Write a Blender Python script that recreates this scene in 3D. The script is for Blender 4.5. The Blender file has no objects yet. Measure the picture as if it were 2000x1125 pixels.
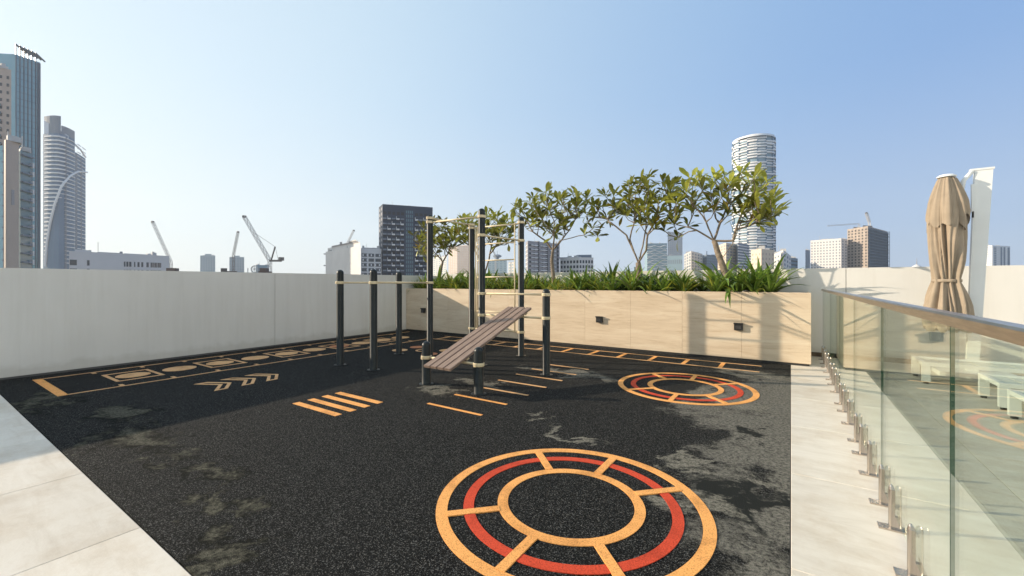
import bpy, math, random
from mathutils import Vector, Matrix
R = math.radians
rnd = random.Random(7)
C = bpy.context.scene.collection

# ------------------------------------------------------------ camera, sky, sun
YAW = 33.64
EYE = 1.5
cam_d = bpy.data.cameras.new('camera'); cam = bpy.data.objects.new('camera', cam_d); C.objects.link(cam)
cam.location = (0, 0, EYE); cam.rotation_euler = (R(90), 0, R(YAW))
cam_d.sensor_width = 36; cam_d.lens = 14.742; cam_d.shift_y = -0.00525
cam_d.clip_start = 0.05; cam_d.clip_end = 20000
bpy.context.scene.camera = cam
SUN_EL = 18.6
TO_SUN = Vector((-0.9145, -0.4046, 0)).normalized()
sc = bpy.context.scene
w = bpy.data.worlds.new("World"); sc.world = w; w.use_nodes = True
nt = w.node_tree; nt.nodes.clear()
sky = nt.nodes.new('ShaderNodeTexSky'); sky.sky_type = 'NISHITA'; sky.sun_disc = False
sky.sun_elevation = R(SUN_EL); sky.sun_rotation = math.atan2(TO_SUN.x, TO_SUN.y)
sky.altitude = 0; sky.air_density = 1.0; sky.dust_density = 1.2; sky.ozone_density = 3.0
bg = nt.nodes.new('ShaderNodeBackground'); bg.inputs['Strength'].default_value = 0.15
wo = nt.nodes.new('ShaderNodeOutputWorld')
# dusty air mixed over the clear sky: brightest round the sun, bluer away from it, whiter near the horizon
def wnode(t, **kw):
    q = nt.nodes.new(t)
    for k, v in kw.items(): setattr(q, k, v)
    return q
def ramp(stops, src, ease='B_SPLINE'):
    q = wnode('ShaderNodeValToRGB'); q.color_ramp.interpolation = ease; e = q.color_ramp.elements
    e[0].position, e[1].position = stops[0][0], stops[-1][0]
    e[0].color, e[1].color = (*stops[0][1], 1), (*stops[-1][1], 1)
    for p_, c_ in stops[1:-1]: x_ = e.new(p_); x_.color = (*c_, 1)
    nt.links.new(src, q.inputs[0]); return q.outputs[0]
tcw = wnode('ShaderNodeTexCoord'); sxyz = wnode('ShaderNodeSeparateXYZ'); nt.links.new(tcw.outputs['Generated'], sxyz.inputs[0])
sv = Vector((TO_SUN.x*math.cos(R(SUN_EL)), TO_SUN.y*math.cos(R(SUN_EL)), math.sin(R(SUN_EL))))
dt = wnode('ShaderNodeVectorMath', operation='DOT_PRODUCT'); dt.inputs[1].default_value = sv; nt.links.new(tcw.outputs['Generated'], dt.inputs[0])
ma = wnode('ShaderNodeMath', operation='MULTIPLY_ADD'); ma.inputs[1].default_value = 0.5; ma.inputs[2].default_value = 0.5; nt.links.new(dt.outputs['Value'], ma.inputs[0])
dust = ramp([(0.0, (0.17, 0.33, 0.66)), (0.30, (0.20, 0.38, 0.71)), (0.45, (0.30, 0.50, 0.79)), (0.65, (0.48, 0.67, 0.87)), (0.80, (0.62, 0.80, 0.91)), (1.0, (0.74, 0.86, 0.90))], ma.outputs[0])
sc1 = wnode('ShaderNodeVectorMath', operation='SCALE'); sc1.inputs['Scale'].default_value = 4.5; nt.links.new(dust, sc1.inputs[0])
f1 = ramp([(0.0, (0.90,)*3), (0.35, (0.80,)*3), (1.0, (0.80,)*3)], sxyz.outputs[2])
m1 = wnode('ShaderNodeMix', data_type='RGBA'); nt.links.new(f1, m1.inputs['Factor']); nt.links.new(sky.outputs[0], m1.inputs['A']); nt.links.new(sc1.outputs[0], m1.inputs['B'])
f2 = ramp([(0.0, (0.66,)*3), (0.10, (0.50,)*3), (0.38, (0.0,)*3)], sxyz.outputs[2])
low = ramp([(0.0, (0.62, 0.70, 0.77)), (0.4, (0.66, 0.73, 0.79)), (0.8, (0.90, 0.91, 0.88)), (1.0, (0.95, 0.94, 0.88))], ma.outputs[0])
sc2 = wnode('ShaderNodeVectorMath', operation='SCALE'); sc2.inputs['Scale'].default_value = 4.4; nt.links.new(low, sc2.inputs[0])
m2 = wnode('ShaderNodeMix', data_type='RGBA'); nt.links.new(f2, m2.inputs['Factor']); nt.links.new(m1.outputs['Result'], m2.inputs['A']); nt.links.new(sc2.outputs[0], m2.inputs['B'])
nt.links.new(m2.outputs['Result'], bg.inputs[0]); nt.links.new(bg.outputs[0], wo.inputs[0])
sd = bpy.data.lights.new('sun', 'SUN'); sd.energy = 4.6; sd.angle = R(0.5); sd.color = (1.0, 0.84, 0.64)
so = bpy.data.objects.new('sun', sd); C.objects.link(so)
travel = Vector((-TO_SUN.x*math.cos(R(SUN_EL)), -TO_SUN.y*math.cos(R(SUN_EL)), -math.sin(R(SUN_EL))))
so.rotation_euler = travel.to_track_quat('-Z', 'Y').to_euler(); so.location = (-20, -6, 12)
sc.view_settings.view_transform = 'Standard'; sc.view_settings.look = 'None'
sc.view_settings.exposure = 0.66; sc.view_settings.gamma = 1; sc.view_settings.use_curve_mapping = False

# ------------------------------------------------------------ site frame
FX = 819.0; HY = 552.0
CY, SY = math.cos(R(YAW)), math.sin(R(YAW))
def bearing(px):
    """horizontal direction of a bearing, and its world vector per metre of distance along the view axis"""
    r = (px-1000)/FX
    return Vector((CY*r - SY, SY*r + CY, 0))
def spot(px, dist, z=0.0):
    v = bearing(px)*dist
    return Vector((v.x, v.y, z))

# ------------------------------------------------------------ materials
def mat(name, col, rough=0.6, metal=0.0, spec=0.5, var=0.0, vscale=4.0, bump=0.0, bscale=60.0, randobj=0.0, trans=0.0, col2=None, coord='Object', stretch=None):
    m = bpy.data.materials.new(name); m.use_nodes = True
    n = m.node_tree.nodes; L = m.node_tree.links
    p = n['Principled BSDF']
    p.inputs['Roughness'].default_value = rough; p.inputs['Metallic'].default_value = metal
    p.inputs['Specular IOR Level'].default_value = spec
    base = (*col, 1)
    p.inputs['Base Color'].default_value = base
    tc = n.new('ShaderNodeTexCoord'); vec = tc.outputs[coord]
    if stretch:
        mp = n.new('ShaderNodeMapping'); mp.inputs['Scale'].default_value = stretch
        L.new(vec, mp.inputs[0]); vec = mp.outputs[0]
    out = None
    if var > 0 or col2:
        t = n.new('ShaderNodeTexNoise'); t.inputs['Scale'].default_value = vscale; t.inputs['Detail'].default_value = 6
        t.inputs['Roughness'].default_value = 0.6
        L.new(vec, t.inputs['Vector'])
        cr = n.new('ShaderNodeValToRGB'); cr.color_ramp.elements[0].position = 0.33; cr.color_ramp.elements[1].position = 0.67
        c2 = col2 if col2 else tuple(c*(1+var) for c in col)
        c1 = col if col2 else tuple(c*(1-var) for c in col)
        cr.color_ramp.elements[0].color = (*c1, 1); cr.color_ramp.elements[1].color = (*c2, 1)
        L.new(t.outputs['Fac'], cr.inputs[0]); out = cr.outputs[0]
    if randobj > 0:
        oi = n.new('ShaderNodeObjectInfo')
        hs = n.new('ShaderNodeHueSaturation')
        mr = n.new('ShaderNodeMapRange'); mr.inputs['To Min'].default_value = 1-randobj; mr.inputs['To Max'].default_value = 1+randobj
        L.new(oi.outputs['Random'], mr.inputs[0]); L.new(mr.outputs[0], hs.inputs['Value'])
        if out: L.new(out, hs.inputs['Color'])
        else: hs.inputs['Color'].default_value = base
        out = hs.outputs[0]
    if out: L.new(out, p.inputs['Base Color'])
    if bump > 0:
        t2 = n.new('ShaderNodeTexNoise'); t2.inputs['Scale'].default_value = bscale; t2.inputs['Detail'].default_value = 4
        L.new(vec, t2.inputs['Vector'])
        b = n.new('ShaderNodeBump'); b.inputs['Strength'].default_value = bump; b.inputs['Distance'].default_value = 0.02
        L.new(t2.outputs['Fac'], b.inputs['Height']); L.new(b.outputs[0], p.inputs['Normal'])
    if trans > 0:
        tb = n.new('ShaderNodeBsdfTranslucent'); mx = n.new('ShaderNodeMixShader'); mx.inputs[0].default_value = trans
        if out: L.new(out, tb.inputs[0])
        else: tb.inputs[0].default_value = base
        L.new(p.outputs[0], mx.inputs[1]); L.new(tb.outputs[0], mx.inputs[2])
        L.new(mx.outputs[0], n['Material Output'].inputs[0])
    return m

M = {}
M['post'] = mat('post_paint', (0.012, 0.017, 0.019), rough=0.36, spec=0.28, var=0.25, vscale=9, bump=0.05, bscale=150)
M['cream'] = mat('cream_metal', (0.66, 0.55, 0.36), rough=0.4, spec=0.4, var=0.06, vscale=12)
M['plank'] = mat('bench_plank', (0.17, 0.115, 0.088), rough=0.6, col2=(0.27, 0.195, 0.15), vscale=3, stretch=(14, 1.2, 14), bump=0.12, bscale=10, randobj=0.12)
M['wallpaint'] = mat('wall_paint', (0.69, 0.68, 0.65), rough=0.75, var=0.03, vscale=0.8, bump=0.03, bscale=25)
def weather(m):
    n = m.node_tree.nodes; L = m.node_tree.links; p = n['Principled BSDF']; src = p.inputs['Base Color'].links[0].from_socket
    geo = n.new('ShaderNodeNewGeometry'); mp = n.new('ShaderNodeMapping'); mp.inputs['Scale'].default_value = (3.2, 3.2, 0.22); L.new(geo.outputs['Position'], mp.inputs[0])
    t = n.new('ShaderNodeTexNoise'); t.inputs['Scale'].default_value = 2.0; t.inputs['Detail'].default_value = 8; t.inputs['Roughness'].default_value = 0.7; L.new(mp.outputs[0], t.inputs['Vector'])
    cr = n.new('ShaderNodeValToRGB'); e = cr.color_ramp.elements; e[0].position = 0.36; e[0].color = (0.955, 0.952, 0.945, 1); e[1].position = 0.55; e[1].color = (1, 1, 1, 1); L.new(t.outputs['Fac'], cr.inputs[0])
    sp = n.new('ShaderNodeSeparateXYZ'); L.new(geo.outputs['Position'], sp.inputs[0])
    t2 = n.new('ShaderNodeTexNoise'); t2.inputs['Scale'].default_value = 5; t2.inputs['Detail'].default_value = 6; L.new(geo.outputs['Position'], t2.inputs['Vector'])
    ad = n.new('ShaderNodeMath'); ad.operation = 'MULTIPLY_ADD'; ad.inputs[1].default_value = -0.25; L.new(t2.outputs['Fac'], ad.inputs[0]); L.new(sp.outputs[2], ad.inputs[2])
    cb = n.new('ShaderNodeValToRGB'); e = cb.color_ramp.elements; e[0].position = 0.0; e[0].color = (0.87, 0.86, 0.84, 1); e[1].position = 0.10; e[1].color = (1, 1, 1, 1); L.new(ad.outputs[0], cb.inputs[0])
    cur = src
    for q in (cr.outputs[0], cb.outputs[0]):
        mx = n.new('ShaderNodeMix'); mx.data_type = 'RGBA'; mx.blend_type = 'MULTIPLY'; mx.inputs['Factor'].default_value = 1; L.new(cur, mx.inputs['A']); L.new(q, mx.inputs['B']); cur = mx.outputs['Result']
    L.new(cur, p.inputs['Base Color'])
weather(M['wallpaint'])
M['soil'] = mat('planter_soil', (0.03, 0.02, 0.013), rough=0.95, var=0.5, vscale=20, bump=0.6, bscale=40)
M['lampblack'] = mat('lamp_black', (0.012, 0.012, 0.012), rough=0.5)
M['lens'] = mat('lamp_lens', (0.05, 0.05, 0.05), rough=0.15)
M['steel'] = mat('brushed_steel', (0.52, 0.47, 0.42), rough=0.27, metal=1.0, var=0.12, vscale=30, stretch=(1, 1, 0.1))
M['rail'] = mat('rail_bronze', (0.44, 0.385, 0.33), rough=0.28, metal=1.0, var=0.18, vscale=14, stretch=(8, 0.6, 8))
M['canvas'] = mat('umbrella_canvas', (0.34, 0.275, 0.205), rough=0.9, var=0.08, vscale=6, bump=0.15, bscale=300, trans=0.08)
M['white'] = mat('white_powder_coat', (0.74, 0.76, 0.76), rough=0.4, var=0.03, vscale=3)
M['sling'] = mat('sling_mesh', (0.60, 0.62, 0.58), rough=0.8, var=0.05, vscale=8)
M['darkrub'] = mat('dark_rubber', (0.02, 0.02, 0.02), rough=0.6)
M['leaf'] = mat('plumeria_leaf', (0.24, 0.25, 0.045), rough=0.30, spec=0.5, var=0.3, vscale=3, randobj=0.65, trans=0.34)
M['leafy'] = mat('yellow_leaf', (0.30, 0.22, 0.03), rough=0.5, var=0.2, vscale=5, randobj=0.2, trans=0.35)
M['strap'] = mat('strap_leaf', (0.16, 0.25, 0.04), rough=0.33, var=0.2, vscale=4, randobj=0.5, trans=0.25)
M['strapy'] = mat('yellow_strap_leaf', (0.33, 0.36, 0.05), rough=0.4, var=0.2, vscale=4, randobj=0.3, trans=0.3)
M['bark'] = mat('plumeria_bark', (0.20, 0.16, 0.12), rough=0.85, var=0.35, vscale=14, bump=0.5, bscale=40)
M['ground'] = mat('city_ground', (0.33, 0.28, 0.21), rough=0.9, var=0.3, vscale=0.01)
M['seal'] = mat('joint_sealant', (0.10, 0.10, 0.10), rough=0.8)
M['grout'] = mat('grout', (0.20, 0.18, 0.155), rough=0.9)
M['skirt'] = mat('brown_skirting', (0.10, 0.07, 0.045), rough=0.7, var=0.3, vscale=5)

def paving_mat():
    m = mat('paving_stone', (0.60, 0.555, 0.50), rough=0.55, randobj=0.07, bump=0.06, bscale=90)
    n = m.node_tree.nodes; L = m.node_tree.links; p = n['Principled BSDF']
    hs = next(x for x in n if x.type == 'HUE_SAT')
    tc = n.new('ShaderNodeTexCoord'); mp = n.new('ShaderNodeMapping'); mp.inputs['Scale'].default_value = (0.8, 3.5, 1); mp.inputs['Rotation'].default_value = (0, 0, R(25))
    L.new(tc.outputs['Object'], mp.inputs[0])
    oi = n.new('ShaderNodeObjectInfo'); vm = n.new('ShaderNodeVectorMath'); vm.operation = 'ADD'
    sx = n.new('ShaderNodeCombineXYZ'); mu = n.new('ShaderNodeMath'); mu.operation = 'MULTIPLY'; mu.inputs[1].default_value = 40
    L.new(oi.outputs['Random'], mu.inputs[0]); L.new(mu.outputs[0], sx.inputs[2])
    L.new(mp.outputs[0], vm.inputs[0]); L.new(sx.outputs[0], vm.inputs[1])
    t = n.new('ShaderNodeTexNoise'); t.inputs['Scale'].default_value = 2.2; t.inputs['Detail'].default_value = 9; t.inputs['Roughness'].default_value = 0.68; t.inputs['Distortion'].default_value = 0.7
    L.new(vm.outputs[0], t.inputs['Vector'])
    cr = n.new('ShaderNodeValToRGB'); e = cr.color_ramp.elements
    e[0].position = 0.30; e[0].color = (0.56, 0.505, 0.43, 1); e[1].position = 0.52; e[1].color = (0.64, 0.59, 0.515, 1)
    x = e.new(0.72); x.color = (0.68, 0.635, 0.565, 1)
    L.new(t.outputs['Fac'], cr.inputs[0])
    geo = n.new('ShaderNodeNewGeometry'); t3 = n.new('ShaderNodeTexNoise'); t3.inputs['Scale'].default_value = 1.7; t3.inputs['Detail'].default_value = 10; t3.inputs['Roughness'].default_value = 0.75; L.new(geo.outputs['Position'], t3.inputs['Vector'])
    c3 = n.new('ShaderNodeValToRGB'); e = c3.color_ramp.elements; e[0].position = 0.34; e[0].color = (0.86, 0.81, 0.75, 1); e[1].position = 0.54; e[1].color = (1, 1, 1, 1); L.new(t3.outputs['Fac'], c3.inputs[0])
    mx = n.new('ShaderNodeMix'); mx.data_type = 'RGBA'; mx.blend_type = 'MULTIPLY'; mx.inputs['Factor'].default_value = 1; L.new(cr.outputs[0], mx.inputs['A']); L.new(c3.outputs[0], mx.inputs['B'])
    L.new(mx.outputs['Result'], hs.inputs['Color'])
    return m
M['paving'] = paving_mat()

def travertine_mat():
    m = mat('travertine', (0.6, 0.5, 0.37), rough=0.5, randobj=0.02, bump=0.05, bscale=30)
    n = m.node_tree.nodes; L = m.node_tree.links
    hs = next(x for x in n if x.type == 'HUE_SAT')
    geo = n.new('ShaderNodeNewGeometry'); oi = n.new('ShaderNodeObjectInfo')
    def layer(scale, st, detail, rough, dist, seed):
        mp = n.new('ShaderNodeMapping'); mp.inputs['Scale'].default_value = st; mp.inputs['Location'].default_value = (seed, 0, seed); L.new(geo.outputs['Position'], mp.inputs[0])
        mu = n.new('ShaderNodeMath'); mu.operation = 'MULTIPLY'; mu.inputs[1].default_value = 0.5; L.new(oi.outputs['Random'], mu.inputs[0])
        cx = n.new('ShaderNodeCombineXYZ'); L.new(mu.outputs[0], cx.inputs[2]); vm = n.new('ShaderNodeVectorMath'); L.new(mp.outputs[0], vm.inputs[0]); L.new(cx.outputs[0], vm.inputs[1])
        t = n.new('ShaderNodeTexNoise'); t.inputs['Scale'].default_value = scale; t.inputs['Detail'].default_value = detail; t.inputs['Roughness'].default_value = rough; t.inputs['Distortion'].default_value = dist
        L.new(vm.outputs[0], t.inputs['Vector']); return t.outputs['Fac']
    def rampc(src, stops):
        cr = n.new('ShaderNodeValToRGB'); e = cr.color_ramp.elements; e[0].position = stops[0][0]; e[0].color = (*stops[0][1], 1); e[1].position = stops[-1][0]; e[1].color = (*stops[-1][1], 1)
        for p_, c_ in stops[1:-1]: x_ = e.new(p_); x_.color = (*c_, 1)
        L.new(src, cr.inputs[0]); return cr.outputs[0]
    def mul(a, b):
        mx = n.new('ShaderNodeMix'); mx.data_type = 'RGBA'; mx.blend_type = 'MULTIPLY'; mx.inputs['Factor'].default_value = 1; L.new(a, mx.inputs['A']); L.new(b, mx.inputs['B']); return mx.outputs['Result']
    base = rampc(layer(0.9, (0.7, 0.7, 4.5), 6, 0.6, 1.2, 3), [(0.32, (0.56, 0.445, 0.315)), (0.52, (0.64, 0.525, 0.385)), (0.70, (0.69, 0.59, 0.45))])
    streak = rampc(layer(2.6, (0.8, 0.8, 15), 9, 0.75, 0.25, 9), [(0.34, (0.78, 0.72, 0.66)), (0.46, (0.97, 0.96, 0.95)), (0.60, (1, 1, 1)), (0.72, (1.05, 1.05, 1.06))])
    pits = rampc(layer(30, (1, 1, 3.5), 4, 0.7, 0.0, 5), [(0.27, (0.72, 0.66, 0.60)), (0.36, (1, 1, 1)), (0.8, (1, 1, 1))])
    L.new(mul(mul(base, streak), pits), hs.inputs['Color'])
    return m
M['travertine'] = travertine_mat()

def N(n, typ, **kw):
    x = n.new(typ)
    for k, v in kw.items(): setattr(x, k, v)
    return x

def rubber_mat():
    """black bonded rubber crumb with pale and mossy worn patches that keep their place on the floor"""
    m = bpy.data.materials.new('rubber_crumb'); m.use_nodes = True
    n = m.node_tree.nodes; L = m.node_tree.links; p = n['Principled BSDF']
    tc = n.new('ShaderNodeTexCoord'); obj = tc.outputs['Object']
    fine = n.new('ShaderNodeTexNoise'); fine.inputs['Scale'].default_value = 110; fine.inputs['Detail'].default_value = 3; fine.inputs['Roughness'].default_value = 0.75
    L.new(obj, fine.inputs['Vector'])
    cr = n.new('ShaderNodeValToRGB'); e = cr.color_ramp.elements
    e[0].position = 0.36; e[0].color = (0.004, 0.0045, 0.005, 1); e[1].position = 0.55; e[1].color = (0.0135, 0.0145, 0.0145, 1)
    x = e.new(0.66); x.color = (0.17, 0.168, 0.16, 1)
    L.new(fine.outputs['Fac'], cr.inputs[0])
    cur = cr.outputs[0]
    # patch builder: ellipse falloff (cx, cy, rx, ry) plus noise, thresholded
    wn = n.new('ShaderNodeTexNoise'); wn.inputs['Scale'].default_value = 1.5; wn.inputs['Detail'].default_value = 7; wn.inputs['Roughness'].default_value = 0.66; wn.inputs['Distortion'].default_value = 0.5
    L.new(obj, wn.inputs['Vector'])
    wv = n.new('ShaderNodeVectorMath'); wv.operation = 'MULTIPLY_ADD'; wv.inputs[1].default_value = (2.6, 1.9, 0); L.new(wn.outputs['Color'], wv.inputs[0])
    wo2 = n.new('ShaderNodeVectorMath'); wo2.operation = 'SUBTRACT'; wo2.inputs[1].default_value = (1.3, 0.95, 0); L.new(obj, wo2.inputs[0]); L.new(wo2.outputs[0], wv.inputs[2])
    sep = n.new('ShaderNodeSeparateXYZ'); L.new(wv.outputs[0], sep.inputs[0])
    def math_(op, a, b=None, clamp=False):
        q = n.new('ShaderNodeMath'); q.operation = op; q.use_clamp = clamp
        for i, v in enumerate((a, b)):
            if v is None: continue
            if isinstance(v, (int, float)): q.inputs[i].default_value = v
            else: L.new(v, q.inputs[i])
        return q.outputs[0]
    def field(spots):
        cur = None
        for cx, cy, rx, ry in spots:
            dx = math_('DIVIDE', math_('SUBTRACT', sep.outputs[0], cx), rx)
            dy = math_('DIVIDE', math_('SUBTRACT', sep.outputs[1], cy), ry)
            d = math_('SQRT', math_('ADD', math_('MULTIPLY', dx, dx), math_('MULTIPLY', dy, dy)))
            v = math_('SUBTRACT', 1.0, d)
            v = math_('MAXIMUM', v, -1.0)
            cur = v if cur is None else math_('MAXIMUM', cur, v)
        return cur
    def noise(scale, rough=0.6, dist=0.0, off=0.0, st=(1, 1, 1)):
        mp = n.new('ShaderNodeMapping'); mp.inputs['Location'].default_value = (off, off*1.7, 0); mp.inputs['Scale'].default_value = st
        L.new(obj, mp.inputs[0])
        t = n.new('ShaderNodeTexNoise'); t.inputs['Scale'].default_value = scale; t.inputs['Detail'].default_value = 6
        t.inputs['Roughness'].default_value = rough; t.inputs['Distortion'].default_value = dist
        L.new(mp.outputs[0], t.inputs['Vector']); return t.outputs['Fac']
    crumbn = noise(26, 0.85, 0.2, 13.0)
    def patch(cur, spots, thr, col, amp, nz, soft=0.12, grain=True):
        f = field(spots)
        v = math_('ADD', f, math_('MULTIPLY', math_('SUBTRACT', nz, 0.5), amp))
        v = math_('ADD', v, math_('MULTIPLY', math_('SUBTRACT', crumbn, 0.5), 0.9))
        mr = n.new('ShaderNodeMapRange'); mr.inputs['From Min'].default_value = thr-0.04; mr.inputs['From Max'].default_value = thr+soft+0.16
        L.new(v, mr.inputs[0]); fac = mr.outputs[0]
        if grain:
            g = n.new('ShaderNodeMapRange'); g.inputs['From Min'].default_value = 0.38; g.inputs['From Max'].default_value = 0.58
            g.inputs['To Min'].default_value = 0.12; g.inputs['To Max'].default_value = 1.0
            L.new(noise(38, 0.8, 0.3, 3.0), g.inputs[0])
            fac = math_('MULTIPLY', fac, g.outputs[0])
        mx = n.new('ShaderNodeMix'); mx.data_type = 'RGBA'
        L.new(fac, mx.inputs['Factor']); L.new(cur, mx.inputs['A']); mx.inputs['B'].default_value = (*col, 1)
        return mx.outputs['Result']
    # grey worn strip along the right paving, with black islands in it
    cur = patch(cur, [(0.05, 4.1, 0.75, 2.3), (-0.15, 6.6, 0.75, 1.9), (-0.35, 5.1, 0.9, 0.75), (0.1, 2.55, 0.30, 1.3)], 0.15, (0.21, 0.20, 0.172), 0.8, noise(3.5, 0.7, 0.5, 5.0, (1, 1.8, 1)), 0.10)
    cur = patch(cur, [(-0.23, 4.75, 0.24, 0.34), (-0.3, 3.25, 0.3, 0.55)], 0.25, (0.020, 0.022, 0.021), 0.8, noise(4.0, 0.6, 0.5, 9.0), 0.10, False)
    # pale dusty marks
    cur = patch(cur, [(-4.0, 4.2, 0.62, 0.26), (-3.9, 4.95, 0.5, 0.22), (-3.2, 6.3, 0.9, 0.25), (-1.85, 3.55, 0.4, 0.12), (-2.35, 3.9, 0.28, 0.12), (-0.62, 3.1, 0.42, 0.2), (-0.62, 3.62, 0.3, 0.12), (-0.8, 5.9, 0.5, 0.5), (-0.5, 8.0, 0.6, 0.5)], 0.22, (0.24, 0.228, 0.19), 1.1, noise(5.0, 0.75, 0.4, 1.0, (1, 2.2, 1)), 0.2)
    # mossy stains near the left paving, dark rims
    left = [(-5.2, 1.35, 0.85, 0.40), (-4.3, 1.05, 0.30, 0.25), (-3.95, 1.45, 0.42, 0.22), (-3.2, 1.45, 0.35, 0.16), (-2.6, 1.05, 0.40, 0.22), (-7.9, 1.2, 0.9, 0.30), (-6.5, 1.5, 0.7, 0.4)]
    nz = noise(2.4, 0.72, 1.1, 21.0, (1, 1.6, 1))
    rim = noise(6.0, 0.8, 0.8, 33.0, (1, 2.0, 1))
    cur = patch(cur, left, 0.16, (0.005, 0.006, 0.005), 2.4, rim, 0.15, False)
    cur = patch(cur, left, 0.34, (0.125, 0.12, 0.092), 2.2, nz, 0.35)
    L.new(cur, p.inputs['Base Color'])
    p.inputs['Roughness'].default_value = 0.85
    p.inputs['Specular IOR Level'].default_value = 0.08
    b = n.new('ShaderNodeBump'); b.inputs['Strength'].default_value = 0.9; b.inputs['Distance'].default_value = 0.008
    vo = n.new('ShaderNodeTexVoronoi'); vo.inputs['Scale'].default_value = 160; L.new(obj, vo.inputs['Vector'])
    L.new(vo.outputs['Distance'], b.inputs['Height']); L.new(b.outputs[0], p.inputs['Normal'])
    return m
M['rubber'] = rubber_mat()

def paint(name, col, wear=0.38):
    m = bpy.data.materials.new(name); m.use_nodes = True
    n = m.node_tree.nodes; L = m.node_tree.links; p = n['Principled BSDF']
    tc = n.new('ShaderNodeTexCoord')
    t = n.new('ShaderNodeTexNoise'); t.inputs['Scale'].default_value = 120; t.inputs['Detail'].default_value = 3; t.inputs['Roughness'].default_value = 0.75
    L.new(tc.outputs['Object'], t.inputs['Vector'])
    cr = n.new('ShaderNodeValToRGB'); e = cr.color_ramp.elements
    e[0].position = 0.30; e[0].color = (*[c*(1-wear*1.6) for c in col], 1); e[1].position = 0.50; e[1].color = (*col, 1)
    x = e.new(0.70); x.color = (*[min(1, c*1.12+0.01) for c in col], 1)
    L.new(t.outputs['Fac'], cr.inputs[0])
    t3 = n.new('ShaderNodeTexNoise'); t3.inputs['Scale'].default_value = 3.5; t3.inputs['Detail'].default_value = 8; t3.inputs['Roughness'].default_value = 0.7
    geo = n.new('ShaderNodeNewGeometry'); L.new(geo.outputs['Position'], t3.inputs['Vector'])
    c3 = n.new('ShaderNodeValToRGB'); e = c3.color_ramp.elements; e[0].position = 0.32; e[0].color = (0.66, 0.63, 0.60, 1); e[1].position = 0.52; e[1].color = (1, 1, 1, 1); L.new(t3.outputs['Fac'], c3.inputs[0])
    mx = n.new('ShaderNodeMix'); mx.data_type = 'RGBA'; mx.blend_type = 'MULTIPLY'; mx.inputs['Factor'].default_value = 1; L.new(cr.outputs[0], mx.inputs['A']); L.new(c3.outputs[0], mx.inputs['B'])
    L.new(mx.outputs['Result'], p.inputs['Base Color'])
    p.inputs['Roughness'].default_value = 0.75; p.inputs['Specular IOR Level'].default_value = 0.25
    b = n.new('ShaderNodeBump'); b.inputs['Strength'].default_value = 0.5; b.inputs['Distance'].default_value = 0.005
    L.new(t.outputs['Fac'], b.inputs['Height']); L.new(b.outputs[0], p.inputs['Normal'])
    return m
M['orange'] = paint('orange_crumb', (0.86, 0.40, 0.12))
M['tan'] = paint('tan_crumb', (0.72, 0.42, 0.20))
M['terracotta'] = paint('terracotta_crumb', (0.50, 0.20, 0.09))
M['red'] = paint('red_crumb', (0.60, 0.065, 0.025))

def glass_mat(name, tint, refl=1.0):
    m = bpy.data.materials.new(name); m.use_nodes = True
    n = m.node_tree.nodes; L = m.node_tree.links; n.remove(n['Principled BSDF'])
    tr = n.new('ShaderNodeBsdfTransparent'); tr.inputs[0].default_value = (*tint, 1)
    gl = n.new('ShaderNodeBsdfGlossy'); gl.inputs['Roughness'].default_value = 0.0; gl.inputs[0].default_value = (0.97, 1, 0.97, 1)
    g = n.new('ShaderNodeNewGeometry'); mr = n.new('ShaderNodeMapRange')
    mr.inputs['To Min'].default_value = 1.5; mr.inputs['To Max'].default_value = 1/1.5
    L.new(g.outputs['Backfacing'], mr.inputs[0])
    fr = n.new('ShaderNodeFresnel'); L.new(mr.outputs[0], fr.inputs[0])
    mx = n.new('ShaderNodeMixShader'); L.new(fr.outputs[0], mx.inputs[0]); L.new(tr.outputs[0], mx.inputs[1]); L.new(gl.outputs[0], mx.inputs[2])
    L.new(mx.outputs[0], n['Material Output'].inputs[0])
    return m
M['glass'] = glass_mat('balustrade_glass', (0.92, 0.955, 0.91))
M['glass_edge'] = mat('glass_edge', (0.02, 0.06, 0.04), rough=0.15)
# city
def city(name, col, rough=0.7, var=0.05, spec=0.4, metal=0.0, vs=0.08):
    M[name] = mat(name, col, rough=rough, var=var, vscale=vs, spec=spec, metal=metal)
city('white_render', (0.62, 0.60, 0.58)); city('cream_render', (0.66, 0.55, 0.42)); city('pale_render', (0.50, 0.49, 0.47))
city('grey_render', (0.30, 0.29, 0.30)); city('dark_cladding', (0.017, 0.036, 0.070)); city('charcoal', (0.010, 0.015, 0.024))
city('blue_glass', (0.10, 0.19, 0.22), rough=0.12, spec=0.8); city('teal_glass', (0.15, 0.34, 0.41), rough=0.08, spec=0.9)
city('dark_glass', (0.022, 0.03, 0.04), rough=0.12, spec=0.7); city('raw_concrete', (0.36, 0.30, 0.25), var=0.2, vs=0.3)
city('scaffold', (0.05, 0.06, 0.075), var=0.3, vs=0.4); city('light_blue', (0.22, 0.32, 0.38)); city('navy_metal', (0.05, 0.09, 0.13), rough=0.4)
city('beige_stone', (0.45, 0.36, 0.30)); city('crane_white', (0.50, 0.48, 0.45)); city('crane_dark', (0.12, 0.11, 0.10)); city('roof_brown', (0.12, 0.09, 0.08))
city('balcony_white', (0.72, 0.72, 0.72)); city('tower_front', (0.56, 0.62, 0.69)); city('slate', (0.16, 0.20, 0.25)); city('mid_blue', (0.09, 0.17, 0.26))

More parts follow.
